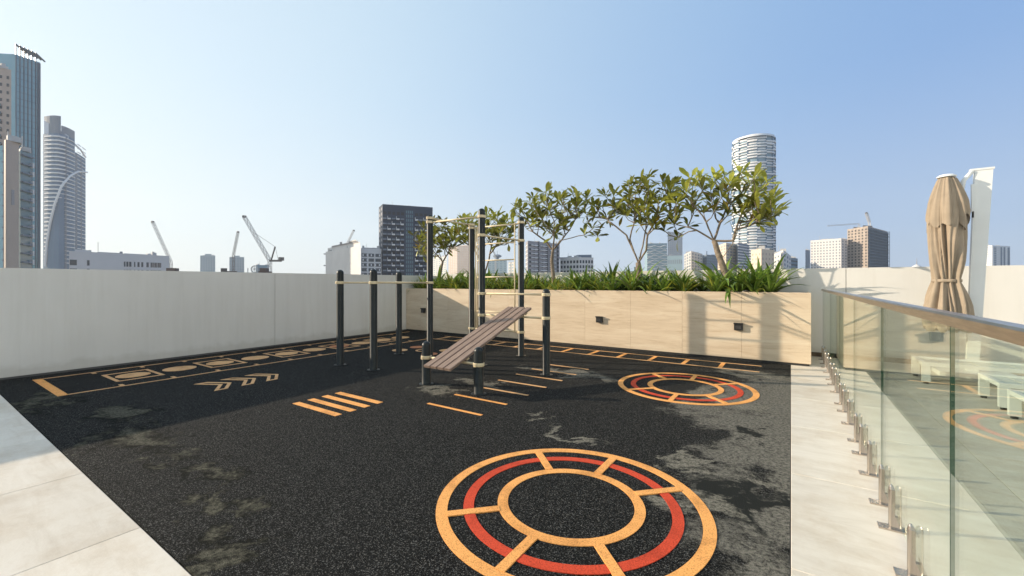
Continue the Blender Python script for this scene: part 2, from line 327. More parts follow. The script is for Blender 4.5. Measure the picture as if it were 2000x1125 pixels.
# ------------------------------------------------------------ mesh helpers
class MB:
    def __init__(s): s.v = []; s.f = []
    def quad(s, *p):
        i = len(s.v); s.v += [tuple(q) for q in p]; s.f.append(tuple(range(i, i+len(p))))
    def box(s, x0, x1, y0, y1, z0, z1):
        i = len(s.v)
        s.v += [(x0, y0, z0), (x1, y0, z0), (x1, y1, z0), (x0, y1, z0), (x0, y0, z1), (x1, y0, z1), (x1, y1, z1), (x0, y1, z1)]
        s.f += [tuple(i+k for k in q) for q in ((0, 3, 2, 1), (4, 5, 6, 7), (0, 1, 5, 4), (1, 2, 6, 5), (2, 3, 7, 6), (3, 0, 4, 7))]
        return s
    def obox(s, o, ax, ay, az):
        """box from corner o with edge vectors"""
        o, ax, ay, az = map(Vector, (o, ax, ay, az)); i = len(s.v)
        for p in (o, o+ax, o+ax+ay, o+ay): s.v.append(tuple(p))
        for p in (o, o+ax, o+ax+ay, o+ay): s.v.append(tuple(p+az))
        q6 = ((0, 3, 2, 1), (4, 5, 6, 7), (0, 1, 5, 4), (1, 2, 6, 5), (2, 3, 7, 6), (3, 0, 4, 7))
        if ax.cross(ay).dot(az) < 0: q6 = tuple(tuple(reversed(q)) for q in q6)
        s.f += [tuple(i+k for k in q) for q in q6]
        return s
    def prism(s, pts, z0, z1, cap=True):
        a = sum(pts[k][0]*pts[(k+1) % len(pts)][1]-pts[(k+1) % len(pts)][0]*pts[k][1] for k in range(len(pts)))
        if a < 0: pts = pts[::-1]
        i = len(s.v); n = len(pts)
        s.v += [(p[0], p[1], z0) for p in pts]+[(p[0], p[1], (p[2] if len(p) > 2 else z1)) for p in pts]
        for k in range(n):
            j = (k+1) % n; s.f.append((i+k, i+j, i+n+j, i+n+k))
        if cap:
            s.f.append(tuple(i+n+k for k in range(n))); s.f.append(tuple(i+k for k in reversed(range(n))))
        return s
    def tube(s, pts, rads, n=8, cap=True):
        pts = [Vector(p) for p in pts]
        if not isinstance(rads, (list, tuple)): rads = [rads]*len(pts)
        rings = []; up = None
        for k, p in enumerate(pts):
            d = (pts[min(k+1, len(pts)-1)]-pts[max(k-1, 0)]).normalized()
            if up is None or abs(up.dot(d)) > 0.95: up = Vector((0, 0, 1)) if abs(d.z) < 0.9 else Vector((1, 0, 0))
            a = d.cross(up).normalized(); b = a.cross(d).normalized(); up = b
            i = len(s.v)
            for t in range(n):
                an = 2*math.pi*t/n; s.v.append(tuple(p+(a*math.cos(an)+b*math.sin(an))*rads[k]))
            rings.append(i)
        for r0, r1 in zip(rings, rings[1:]):
            for t in range(n):
                u = (t+1) % n; s.f.append((r0+u, r0+t, r1+t, r1+u))
        if cap:
            s.f.append(tuple(rings[0]+t for t in range(n))); s.f.append(tuple(rings[-1]+t for t in reversed(range(n))))
        return s
    def lathe(s, prof, n=20, cx=0, cy=0, fold=None):
        rings = []
        for (r, z) in prof:
            i = len(s.v)
            for t in range(n):
                an = 2*math.pi*t/n; rr = r*(fold(an, z) if fold else 1)
                s.v.append((cx+rr*math.cos(an), cy+rr*math.sin(an), z))
            rings.append(i)
        for r0, r1 in zip(rings, rings[1:]):
            for t in range(n):
                u = (t+1) % n; s.f.append((r0+t, r0+u, r1+u, r1+t))
        return s
    def mesh(s, name, m, smooth=False):
        me = bpy.data.meshes.new(name); me.from_pydata(s.v, [], s.f)
        if m: me.materials.append(M[m] if isinstance(m, str) else m)
        if smooth:
            for p in me.polygons: p.use_smooth = True
        me.update(); return me
    def build(s, name, m, parent=None, smooth=False, loc=None, autosm=None, kind=None):
        me = s.mesh(name, m, smooth or autosm is not None)
        if autosm is not None: me.set_sharp_from_angle(angle=R(autosm))
        return link(name, me, parent, loc, kind)
def link(name, me, parent=None, loc=None, kind=None, rot=None):
    o = bpy.data.objects.new(name, me); C.objects.link(o)
    if parent: o.parent = parent
    if loc is not None: o.location = loc
    if rot is not None: o.rotation_euler = rot
    if kind: o['kind'] = kind
    return o
def tag(o, label, cat, group=None):
    o['label'] = label; o['category'] = cat
    if group: o['group'] = group
    return o
def thing(name, label, cat, loc=(0, 0, 0), rz=0, group=None):
    o = bpy.data.objects.new(name, None); C.objects.link(o); o.empty_display_size = 0.3
    o.location = loc; o.rotation_euler = (0, 0, rz)
    return tag(o, label, cat, group)
def copy_tree(o, parent=None):
    c = o.copy(); C.objects.link(c)
    if parent: c.parent = parent
    for ch in list(o.children): copy_tree(ch, c)
    return c

# ------------------------------------------------------------ setting: ground, podium, deck, floor
GZ = -32.0
g = MB().box(-1290, 1290, -690, 1290, GZ-2, GZ).build('ground', 'ground', kind='structure')
MB().box(-10.6, 12.2, -8.2, 11.2, GZ, -0.06).build('podium', 'pale_render', kind='structure')
MB().box(-10.1, 9.0, -6.0, 10.6, -0.058, -0.012).build('deck_bed', 'grout', kind='structure')
MB().box(-10.095, -0.006, 0.886, 9.3, -0.012, 0.003).build('rubber_floor', 'rubber', kind='structure')
pav = bpy.data.objects.new('paving', None); C.objects.link(pav); pav['kind'] = 'structure'
def slab_mesh(sx, sy):
    b = 0.003; m = MB()
    x0, x1, y0, y1 = 0.0, sx-0.003, 0.0, sy-0.003
    m.v = [(x0, y0, -0.012), (x1, y0, -0.012), (x1, y1, -0.012), (x0, y1, -0.012), (x0, y0, 0.001), (x1, y0, 0.001), (x1, y1, 0.001), (x0, y1, 0.001),
           (x0+b, y0+b, 0.004), (x1-b, y0+b, 0.004), (x1-b, y1-b, 0.004), (x0+b, y1-b, 0.004)]
    m.f = [(0, 3, 2, 1)]+[(k, (k+1) % 4, 4+(k+1) % 4, 4+k) for k in range(4)]+[(4+k, 4+(k+1) % 4, 8+(k+1) % 4, 8+k) for k in range(4)]+[(8, 9, 10, 11)]
    return m.mesh('slab', 'paving')
me_slab = slab_mesh(1.32, 0.66)
for i in range(7):
    for j in range(5):
        link('slab', me_slab, pav, (-0.67-1.32*(i+1), 0.88-0.66*(j+1), 0))
me_b = slab_mesh(0.667, 0.66)
for j in range(5): link('slab', me_b, pav, (-0.67, 0.88-0.66*(j+1), 0))
me_r = slab_mesh(1.32, 1.32)
for i in range(6):
    for j in range(11):
        link('slab', me_r, pav, (1.32*i, 9.24-1.32*(j-0)-0.0, 0))

# ------------------------------------------------------------ boundary walls
WZ = 1.728
wl = thing('parapet_wall', 'long white rendered parapet wall on the left, in shade, behind the striped track', 'wall', (-10.1, 0, 0))
MB().box(-0.28, -0.012, -8, 10.78, -0.012, WZ-0.03).build('wall_core', 'seal', wl)
for y0, y1 in ((-8, -4.9), (-4.9, 0.12), (0.12, 5.12), (5.12, 10.5)):
    MB().box(-0.30, 0, y0+0.004, y1-0.004, 0.035, WZ).build('wall_panel', 'wallpaint', wl)
wb = thing('parapet_wall', 'white rendered parapet wall behind the planter and the umbrella, dappled with tree shade', 'wall', (0, 10.5, 0))
MB().box(-10.1, 12, 0.012, 0.28, -0.012, 1.76).build('wall_core', 'seal', wb)
for x0, x1 in ((-10.1, -4.1), (-4.1, 0.9), (0.9, 5.9), (5.9, 12)):
    MB().box(x0+0.005, x1-0.005, 0, 0.30, 0.09, 1.79).build('wall_panel', 'wallpaint', wb)
MB().box(0.34, 12, -0.02, 0.010, 0, 0.085).build('skirting', 'skirt', wb)

# ------------------------------------------------------------ planter
PZ = 1.316
pl = thing('stone_planter', 'long raised planter faced in banded beige travertine, full of trees and spiky plants', 'planter', (0, 9.15, 0))
MB().box(-10.09, 0.27, 0.03, 0.10, 0.0, PZ-0.03).build('planter_core', 'seal', pl)
edges = [-10.09, -9.43, -8.35, -7.27, -6.19, -5.11, -4.03, -2.95, -1.87, -0.79, 0.30]
for a, b in zip(edges, edges[1:]):
    m = MB().box(0, b-a-0.003, 0, 0.028, 0.045, PZ); m.build('stone_panel', 'travertine', pl, loc=(a, 0, 0))
MB().box(0.275, 0.298, 0.031, 1.33, 0.045, PZ).build('stone_panel', 'travertine', pl)
MB().box(-10.09, 0.274, 0.030, 0.11, PZ-0.02, PZ+0.004).build('coping', 'travertine', pl)
MB().box(-10.09, 0.27, 0.012, 1.3, -0.01, 0.044).build('plinth', 'darkrub', pl)
sm = MB()
nx, ny = 60, 8
for i in range(nx+1):
    for j in range(ny+1):
        x = -10.08+10.34*i/nx; y = 0.112+1.2*j/ny
        sm.v.append((x, y, PZ-0.06+0.03*math.sin(x*3.1+y*7)+0.02*rnd.random()))
for i in range(nx):
    for j in range(ny):
        a = i*(ny+1)+j; sm.f.append((a, a+ny+1, a+ny+2, a+1))
sm.build('soil', 'soil', pl, smooth=True)

# wall lamps on the planter face
for k, (x, lab) in enumerate(((-9.31, 'small square black wall lamp on the shaded far left end of the planter'), (-3.66, 'small square black wall lamp in the middle of the sunlit planter face'), (-0.84, 'small square black wall lamp near the right end of the planter, between shadow bands'))):
    t = thing('wall_lamp', lab, 'wall lamp', (x, 9.15, 0.655), group='wall lamps on the planter')
    MB().box(-0.075, 0.075, -0.055, -0.001, -0.07, 0.07).build('housing', 'lampblack', t)
    MB().box(-0.082, 0.082, -0.070, -0.056, 0.045, 0.075).build('hood', 'lampblack', t)
    MB().box(-0.045, 0.045, -0.060, -0.0555, -0.045, 0.02).build('lens', 'lens', t)

# ------------------------------------------------------------ floor markings (crumb inlays, 4 mm sheets)
FZ = 0.003
def ring(m, cx, cy, r0, r1, z=FZ, h=0.004, n=96):
    pts0 = [(cx+r0*math.cos(2*math.pi*k/n), cy+r0*math.sin(2*math.pi*k/n)) for k in range(n)]
    pts1 = [(cx+r1*math.cos(2*math.pi*k/n), cy+r1*math.sin(2*math.pi*k/n)) for k in range(n)]
    i = len(m.v)
    m.v += [(x, y, z) for x, y in pts1]+[(x, y, z+h) for x, y in pts1]+[(x, y, z+h) for x, y in pts0]+[(x, y, z) for x, y in pts0]
    for k in range(n):
        j = (k+1) % n
        for a in range(3): m.f.append((i+a*n+k, i+a*n+j, i+(a+1)*n+j, i+(a+1)*n+k))
def disc(m, cx, cy, r, z=FZ, h=0.004, n=48):
    m.prism([(cx+r*math.cos(2*math.pi*k/n), cy+r*math.sin(2*math.pi*k/n)) for k in range(n)], z, z+h)
def bar(m, p0, p1, wd, z=FZ, h=0.004):
    p0, p1 = Vector(p0), Vector(p1); d = (p1-p0).normalized(); q = Vector((-d.y, d.x))*wd/2
    m.prism([tuple(p0-q), tuple(p1-q), tuple(p1+q), tuple(p0+q)], z, z+h)
for cx, cy, Ro, lab, off in ((-1.26, 2.61, 0.905, 'large orange and red wheel marking on the floor nearest the camera', 0), (-1.275, 6.40, 0.93, 'smaller-looking orange and red wheel marking in front of the planter lamps', 0)):
    t = thing('wheel_marking', lab, 'floor marking', (cx, cy, 0), group='round wheel markings on the rubber floor')
    s_ = Ro/0.905
    m = MB(); ring(m, 0, 0, Ro-0.075, Ro); m.build('outer_ring', 'orange', t)
    m = MB(); ring(m, 0, 0, 0.655*s_, 0.725*s_); m.build('red_ring', 'red', t)
    m = MB(); ring(m, 0, 0, 0.425*s_, 0.495*s_); m.build('inner_ring', 'orange', t)
    for a in (45, 90, 135, 225, 270, 315):
        ca, sa = math.cos(R(a)), math.sin(R(a))
        m = MB(); bar(m, (ca*0.49*s_, sa*0.49*s_), (ca*(Ro-0.07), sa*(Ro-0.07)), 0.06, z=FZ, h=0.0075); m.build('spoke', 'orange', t)
t = thing('ladder_marking', 'long orange ladder of squares laid along the foot of the planter', 'floor marking', (0, 0, 0))
for y in (8.14, 8.72):
    m = MB(); bar(m, (-8.06, y), (-0.44, y), 0.035 if y > 8.5 else 0.04); m.build('side_line', 'tan' , t)
x = -1.045; 
while x > -8.0:
    m = MB(); bar(m, (x, 8.162), (x, 8.701), 0.07); m.build('rung', 'orange' if x > -4.3 else 'tan', t); x -= 0.617
t = thing('hopscotch_marking', 'long tan hopscotch track of framed squares and discs beside the left wall', 'floor marking', (0, 0, 0))
m = MB(); bar(m, (-9.70, 1.33), (-8.03, 1.33), 0.10); m.build('start_line', 'orange', t)
m = MB(); bar(m, (-8.05, 1.382), (-8.05, 8.11), 0.038); m.build('inner_line', 'tan', t)
m = MB(); bar(m, (-9.68, 1.382), (-9.68, 8.9), 0.038); m.build('outer_line', 'tan', t)
for k in range(11):
    y = 1.94+0.62*k
    m = MB(); bar(m, (-8.071, y), (-8.20, y), 0.05); m.build('tick', 'tan', t)
    m = MB(); bar(m, (-9.659, y), (-9.53, y), 0.05); m.build('tick', 'tan', t)
for k in range(10):
    y = 2.255+0.62*k; cx = -8.865
    if k % 2 == 0:
        for p0, p1 in (((cx-0.40, y-0.27), (cx+0.40, y-0.27)), ((cx-0.40, y+0.27), (cx+0.40, y+0.27))):
            m = MB(); bar(m, p0, p1, 0.05); m.build('square_side', 'tan', t)
        for p0, p1 in (((cx-0.375, y-0.244), (cx-0.375, y+0.244)), ((cx+0.375, y-0.244), (cx+0.375, y+0.244))):
            m = MB(); bar(m, p0, p1, 0.05); m.build('square_side', 'tan', t)
    m = MB(); disc(m, cx, y, 0.215 if k % 2 == 0 else 0.235); m.build('disc', 'terracotta' if k == 6 else 'tan', t)
for k, (x, y, rr, mt) in enumerate(((-7.22, 6.36, 0.17, 'tan'), (-7.22, 6.89, 0.17, 'terracotta'), (-6.32, 6.37, 0.17, 'terracotta'), (-6.33, 6.92, 0.17, 'tan'))):
    lab = ['tan disc set in the floor at the foot of the far single post', 'terracotta disc behind the tan disc at the far single post', 'terracotta disc just behind the low post of the bench', 'tan disc partly hidden by the bench planks'][k]
    m = MB(); disc(m, 0, 0, rr); o = m.build('disc_marking', mt, loc=(x, y, 0)); tag(o, lab, 'floor marking', 'discs laid like a flower between the posts')
m = MB(); ring(m, 0, 0, 0.12, 0.17); o = m.build('ring_marking', 'tan', loc=(-6.77, 6.63, 0)); tag(o, 'small tan ring in the middle of the four discs', 'floor marking')
for k in range(3):
    ay = 2.90+0.345*k
    lab = ['nearest', 'middle', 'farthest'][k]+' of the three tan chevron arrows in the wall shade'
    tt = thing('chevron_marking', lab, 'floor marking', (-6.97, ay, 0), group='chevron arrows on the rubber floor')
    for nm, tip in (('front_stroke', 0.0), ('rear_stroke', -0.118)):
        m = MB(); m.prism([(-0.34, tip-0.19), (0, tip), (0, tip-0.052), (-0.34, tip-0.242)], FZ, FZ+0.004); m.prism([(0, tip), (0.34, tip-0.19), (0.34, tip-0.242), (0, tip-0.052)], FZ, FZ+0.004)
        m.build(nm, 'tan', tt)
    for sx in (-1, 1):
        m = MB(); x0, x1 = (0.300, 0.339); m.prism([(sx*x0, -x0*0.5588-0.053), (sx*x1, -x1*0.5588-0.053), (sx*x1, -x1*0.5588-0.117), (sx*x0, -x0*0.5588-0.117)], FZ, FZ+0.004)
        m.build('end_stroke', 'tan', tt)
ordn = ['nearest', 'second nearest', 'third nearest', 'farthest']
for k in range(4):
    m = MB(); bar(m, (-0.44, 0), (0.44, 0), 0.085); o = m.build('bar_marking', 'orange', loc=(-4.69, 2.855+0.193*k, 0))
    tag(o, ordn[k]+' of the four wide orange bars in a block left of the bench', 'floor marking', 'block of wide orange bars')
ordn = ['nearest', 'second', 'third', 'fourth', 'fifth', 'sixth', 'farthest']
for k in range(7):
    m = MB(); bar(m, (-0.42, 0), (0.42, 0), 0.042); o = m.build('line_marking', 'orange' if k < 2 else 'tan', loc=(-3.325, 3.75+0.5*k, 0))
    tag(o, ordn[k]+(' thin orange' if k < 2 else ' thin pale orange')+' line of the seven in a row beside and behind the bench', 'floor marking', 'row of thin stepping lines')

# ------------------------------------------------------------ exercise frame
fr = thing('exercise_frame', 'dark outdoor exercise frame of round posts, cream bars, stall ladder and sloping plank bench', 'exercise frame', (0, 0, 0))
TOP = 2.85
def post(x, y, top, rings, r=0.062, label=None):
    prof = [(r+0.004, 0.0), (r+0.004, 0.006), (r, 0.012), (r, top-0.062)]
    for a in (15, 30, 45, 60, 75, 88): prof.append((r*math.cos(R(a)), top-0.062+0.062*math.sin(R(a))))
    o = MB().lathe(prof, 28).build('post', 'post', fr, loc=(x, y, 0), autosm=35)
    MB().lathe([(0.0, 0.0), (0.105, 0.0), (0.105, 0.006), (0.0, 0.0061)], 24).build('base_flange', 'post', o, loc=(0, 0, 0.004), autosm=35)
    for z in rings:
        MB().lathe([(r+0.001, z-0.024), (r+0.010, z-0.024), (r+0.012, z-0.018), (r+0.012, z+0.018), (r+0.010, z+0.024), (r+0.001, z+0.024)], 28).build('collar', 'cream', o, autosm=35)
        m = MB().box(-0.018, 0.018, -r-0.026, -r-0.008, z-0.022, z+0.022); m.tube([(0, -r-0.03, z), (0, -r-0.024, z)], 0.008, 8); m.build('collar_bolt', 'cream', o)
    return o
P = dict(A=(-5.98, 6.04), B=(-5.90, 7.25), Cc=(-4.68, 6.04), D=(-4.60, 7.25), E=(-3.31, 5.98), F=(-4.49, 4.46), G=(-3.50, 4.45), L1=(-6.83, 4.62), L2=(-5.97, 4.68), L3=(-6.87, 6.03))
post(*P['A'], TOP, (2.70, 2.78, 1.50)); post(*P['B'], TOP-0.02, (2.78, 2.71, 0.49)); post(*P['Cc'], TOP, (2.70, 2.36, 1.305, 0.915)); post(*P['D'], TOP, (2.73, 2.36, 0.49))
post(*P['E'], 1.40, (1.305, 0.925)); post(*P['F'], 0.635, (0.40,), r=0.066); post(*P['G'], 0.635, (0.40,), r=0.066)
post(*P['L1'], 1.735, (1.50,)); post(*P['L2'], 1.735, (1.50,)); post(*P['L3'], 1.735, (1.50,))
def fbar(a, b, z, r=0.017, name='bar', off=0.06):
    a, b = Vector((*P[a], z)), Vector((*P[b], z)); d = (b-a).normalized()
    MB().tube([a+d*off, b-d*off], r, 12).build(name, 'cream', fr, smooth=True)
fbar('L1', 'L3', 1.50); fbar('L2', 'A', 1.50); fbar('A', 'Cc', 2.70); fbar('A', 'B', 2.78); fbar('B', 'D', 2.71); fbar('Cc', 'D', 2.36)
fbar('Cc', 'E', 1.305); fbar('Cc', 'E', 0.92); fbar('F', 'G', 0.40, 0.018); fbar('B', 'D', 0.49)
xl, xr = -5.74, -4.755
for x in (xl, xr, xl-0.05): MB().tube([(x, 7.25, 0.47), (x, 7.25, 2.74)], 0.014, 10).build('ladder_rail', 'cream', fr, smooth=True)
for z in (2.335, 1.98, 1.62, 1.25, 0.88): MB().tube([(xl, 7.25, z), (xr, 7.25, z)], 0.014, 10).build('rung', 'cream', fr, smooth=True)
# bench: four planks on two bearers
p0, p1 = Vector((0, 4.10, 0.345)), Vector((0, 6.15, 1.045)); dd = (p1-p0); ln = dd.length; an = math.atan2(dd.z, dd.y)
bench = link('bench', None, fr, (-4.17, 4.10, 0.345), rot=(an, 0, 0))
for k in range(4):
    x0 = k*0.125
    m = MB(); b = 0.006
    prof = [(x0, 0), (x0+0.106, 0), (x0+0.106, 0.034-b), (x0+0.106-b, 0.034), (x0+b, 0.034), (x0, 0.034-b)]
    n = 6; i = len(m.v)
    m.v += [(x, 0, z) for x, z in prof]+[(x, ln, z) for x, z in prof]
    m.f = [tuple(range(n)), tuple(range(2*n-1, n-1, -1))]+[(k2, k2+n, (k2+1) % n+n, (k2+1) % n) for k2 in range(n)]
    m.build('plank', 'plank', bench)
for y in (0.36, ln-0.18): MB().box(0.01, 0.47, y, y+0.05, -0.032, -0.001).build('bearer', 'cream', bench)
for x in (0.05, 0.42): MB().box(x, x+0.02, 0.42, ln-0.18, -0.026, -0.002).build('bearer', 'post', bench)

# ------------------------------------------------------------ glass balustrade
GX = 0.53
gb = thing('glass_balustrade', 'frameless green-tinted glass balustrade with bronze handrail running along the right', 'balustrade', (GX, 0, 0))
js = [-3.78, -2.25, -0.72, 0.81, 2.34, 3.87, 5.40, 6.94, 8.47, 10.35]
for a, b in zip(js, js[1:]):
    o = MB().box(-0.006, 0.006, a+0.004, b-0.004, 0.085, 1.345).build('glass_panel', 'glass', gb)
    for y in (a+0.003, b-0.005): MB().box(-0.0062, 0.0062, y, y+0.002, 0.086, 1.344).build('polished_edge', 'glass_edge', o)
ra = MB(); n = 0
prof = [(-0.030, 1.335), (-0.030, 1.372), (-0.024, 1.380), (0.024, 1.380), (0.030, 1.372), (0.030, 1.335), (0.012, 1.335), (0.012, 1.366), (-0.012, 1.366), (-0.012, 1.335)]
y0, y1 = -3.78, 10.36; k = len(prof)
ra.v = [(x, y0, z) for x, z in prof]+[(x, y1, z) for x, z in prof]
ra.f = [(i, (i+1) % k, (i+1) % k+k, i+k) for i in range(k)]
ra.build('handrail', 'rail', gb)
def clamp_mesh():
    m = MB()
    m.box(-0.085, 0.045, -0.035, 0.035, 0.004, 0.014)
    return m.mesh('clamp_plate', 'steel')
def spigot_mesh():
    m = MB(); n = 10     # rounded upright with pointed top, slotted for the glass, triangular web
    prof = []
    for t in range(n):
        a = math.pi*(0.5+t/(n-1)); prof.append((-0.022+0.015*math.cos(a), 0.014*math.sin(a)))
    prof += [(-0.0065, -0.014), (-0.0065, 0.014)]
    i = len(m.v); k = len(prof)
    for z, s_ in ((0.014, 1), (0.245, 1), (0.262, 0.75), (0.272, 0.3)):
        m.v += [(-0.024+(x+0.024)*s_, y*s_, z) for x, y in prof]
    for r_ in range(3):
        for t in range(k): m.f.append((i+r_*k+(t+1) % k, i+r_*k+t, i+(r_+1)*k+t, i+(r_+1)*k+(t+1) % k))
    m.f.append(tuple(i+3*k+t for t in reversed(range(k))))
    for yy in (-0.014, 0.006):
        m.obox((-0.0065, yy, 0.014), (0.0145, 0, 0), (0, 0.008, 0), (0, 0, 0.07))
    j = len(m.v)
    tri = [(0.008, 0.014), (0.045, 0.014), (0.008, 0.115)]
    m.v += [(x, -0.012, z) for x, z in tri]+[(x, 0.012, z) for x, z in tri]
    m.f += [(j, j+1, j+2), (j+5, j+4, j+3), (j, j+3, j+4, j+1), (j+1, j+4, j+5, j+2), (j+2, j+5, j+3, j)]
    return m.mesh('spigot', 'steel')
cm, spm = clamp_mesh(), spigot_mesh()
for y in (-0.35, 0.15, 0.5, 1.16, 1.66, 2.02, 2.9, 3.40, 3.74, 4.26, 4.73, 5.08, 5.66, 6.17, 6.53, 7.2, 7.7, 8.08, 8.7, 9.2, 9.6, 10.1):
    o = link('clamp_plate', cm, gb, (0, y, 0)); o.name = 'clamp'
    link('spigot', spm, o)

# ------------------------------------------------------------ closed umbrella
ux, uy = 2.12, 9.66
um = thing('cantilever_umbrella', 'closed beige cantilever umbrella hanging from a leaning white mast behind the glass', 'umbrella', (ux, uy, 0))
def fold(an, z):
    w1 = an+0.22*math.sin(z*2.3+2*an)
    k = 1+0.07*math.sin(an*2+z*1.7)+0.30*(abs(math.cos(4.5*w1+0.5*math.sin(z*2.2)))-0.6)+0.16*(abs(math.cos(6.5*w1-2.0+z*0.7))-0.6)+0.07*math.sin(4*an+z*3.1)+0.06*math.cos(19*w1+1.5*z)+0.04*math.sin(27*w1-z*2)
    return k
prof = [(0.33, 0.72), (0.355, 0.80), (0.36, 0.95), (0.345, 1.1), (0.31, 1.25), (0.265, 1.38), (0.235, 1.46), (0.23, 1.52), (0.25, 1.62), (0.28, 1.78), (0.295, 1.95), (0.30, 2.15), (0.295, 2.35), (0.28, 2.55), (0.25, 2.72), (0.19, 2.92), (0.13, 3.05), (0.09, 3.07)]
pp = []
for a, b in zip(prof, prof[1:]):
    for t in range(4): pp.append(((a[0]+(b[0]-a[0])*t/4)*0.62, a[1]+(b[1]-a[1])*t/4))
pp.append((prof[-1][0]*0.62, prof[-1][1]))
m = MB().lathe(pp, 160, fold=lambda an, z: fold(an, z)*(1 if z > 0.75 else 1))
for i in range(160):   # pointed hem
    v = m.v[i]; an = 2*math.pi*i/160; m.v[i] = (v[0], v[1], v[2]-0.10*abs(math.sin(4*an))+0.05)
m.build('canopy', 'canvas', um, smooth=True)
def fold2(an, z): return 1+0.08*math.sin(3*an+1)+0.30*(abs(math.cos(4*an+0.35+0.3*math.sin(2*an)))-0.6)+0.10*(abs(math.cos(7.5*an))-0.6)+0.05*math.sin(6*an+z*5)+0.03*math.cos(17*an+z*3)
prof = [(0.345, 2.42), (0.345, 2.56), (0.32, 2.72), (0.27, 2.85), (0.215, 2.97), (0.165, 3.07), (0.14, 3.10), (0.05, 3.115)]
pp = []
for a, b in zip(prof, prof[1:]):
    for t in range(3): pp.append(((a[0]+(b[0]-a[0])*t/3)*0.60, a[1]+(b[1]-a[1])*t/3))
pp.append((prof[-1][0]*0.6, prof[-1][1]))
m = MB().lathe(pp, 160, fold=fold2)
for i in range(160*3):
    v = m.v[i]; an = 2*math.pi*(i % 160)/160; wgt = 1-(i//160)/3
    m.v[i] = (v[0], v[1], v[2]-(0.16*abs(math.sin(2.5*an+0.4))+0.06*math.sin(7*an)-0.05)*wgt)
m.build('vent_flap', 'canvas', um, smooth=True)
MB().lathe([(0.152, 1.455), (0.166, 1.46), (0.166, 1.50), (0.152, 1.505)], 60, fold=lambda an, z: 1+0.03*math.cos(9*an)).build('tie_strap', 'canvas', um, smooth=True)
MB().lathe([(0.0, 3.11), (0.11, 3.115), (0.11, 3.13), (0.08, 3.155), (0.0, 3.17)], 32).build('cap', 'white', um, autosm=35)
# mast: tapered box section, leaning
ml = MB()
um.scale = (1.07, 1.07, 1.035)
bx, by = 0.30, 0.13
def sect(cx, cy, z, wx, wy): return [(cx-wx/2, cy-wy/2, z), (cx+wx/2, cy-wy/2, z), (cx+wx/2, cy+wy/2, z), (cx-wx/2, cy+wy/2, z)]
ml.v = sect(bx, by, 0.05, 0.13, 0.07)+sect(bx+0.12, by, 3.19, 0.19, 0.07)
ml.f = [(0, 3, 2, 1), (4, 5, 6, 7), (0, 1, 5, 4), (1, 2, 6, 5), (2, 3, 7, 6), (3, 0, 4, 7)]
ml.build('mast', 'white', um)
MB().obox((bx-0.02, by-0.04, 3.195), (0.25, 0, 0.0), (0, 0.08, 0), (0, 0, 0.03)).build('mast_cap', 'white', um)
MB().tube([(bx-0.0, by-0.03, 3.19), (bx-0.10, by-0.05, 3.05), (bx-0.14, by-0.06, 2.75)], [0.03, 0.03, 0.028], 12).build('arm', 'white', um, smooth=True)
MB().tube([(bx-0.14, by-0.06, 2.75), (0.0, 0.0, 2.85)], 0.02, 10).build('hanger', 'white', um, smooth=True)
m = MB().box(bx-0.02, bx+0.01, by-0.08, by-0.036, 2.55, 2.98); m.build('crank_housing', 'white', um)
MB().tube([(bx-0.005, by-0.07, 2.56), (bx-0.005, by-0.07, 2.46)], 0.012, 8).build('crank_handle', 'darkrub', um)
MB().box(bx-0.42, bx+0.42, by-0.35, by+0.30, 0.005, 0.07).build('base', 'white', um)

# ------------------------------------------------------------ sun loungers
def lounger(loc, rz, label, raised=0.0):
    t = thing('sun_lounger', label, 'sun lounger', loc, rz, 'white sun loungers behind the glass')
    L_, W_ = 1.95, 0.68
    f = MB()
    f.box(0, L_, 0, 0.05, 0.27, 0.32); f.box(0, L_, W_-0.05, W_, 0.27, 0.32); f.box(0, 0.05, 0.051, W_-0.051, 0.27, 0.32); f.box(L_-0.05, L_, 0.051, W_-0.051, 0.27, 0.32)
    f.build('frame', 'white', t)
    for x in (0.0, L_-0.09):
        for y in (0, W_-0.06): 
            lg = MB().box(x, x+0.09, y, y+0.06, 0.035, 0.269).build('leg', 'white', t)
            MB().box(x+0.02, x+0.07, y+0.01, y+0.05, 0.004, 0.034).build('foot', 'darkrub', lg)
    for k in range(6): MB().box(0.07+k*0.19, 0.07+k*0.19+0.17, 0.052, W_-0.052, 0.285, 0.297).build('slat', 'sling', t)
    br = link('backrest', MB().box(0, 0.72, 0.0, 0.57, 0, 0.02).mesh('backrest', 'sling'), t, (1.22, 0.055, 0.29), rot=(0, -R(raised), 0))
    MB().box(0, 0.76, -0.03, -0.001, -0.005, 0.03).build('side_tube', 'white', br); MB().box(0, 0.76, 0.571, 0.60, -0.005, 0.03).build('side_tube', 'white', br)
    return t
lounger((2.04, 7.28, 0), 0, 'white sun lounger behind the glass with raised backrest', 38)
lounger((2.00, 6.25, 0), 0, 'nearest white sun lounger behind the glass, at the right picture edge', 0)
lounger((1.62, 8.55, 0), 0, 'low flat white sun lounger below the umbrella, seen through the glass', 0)

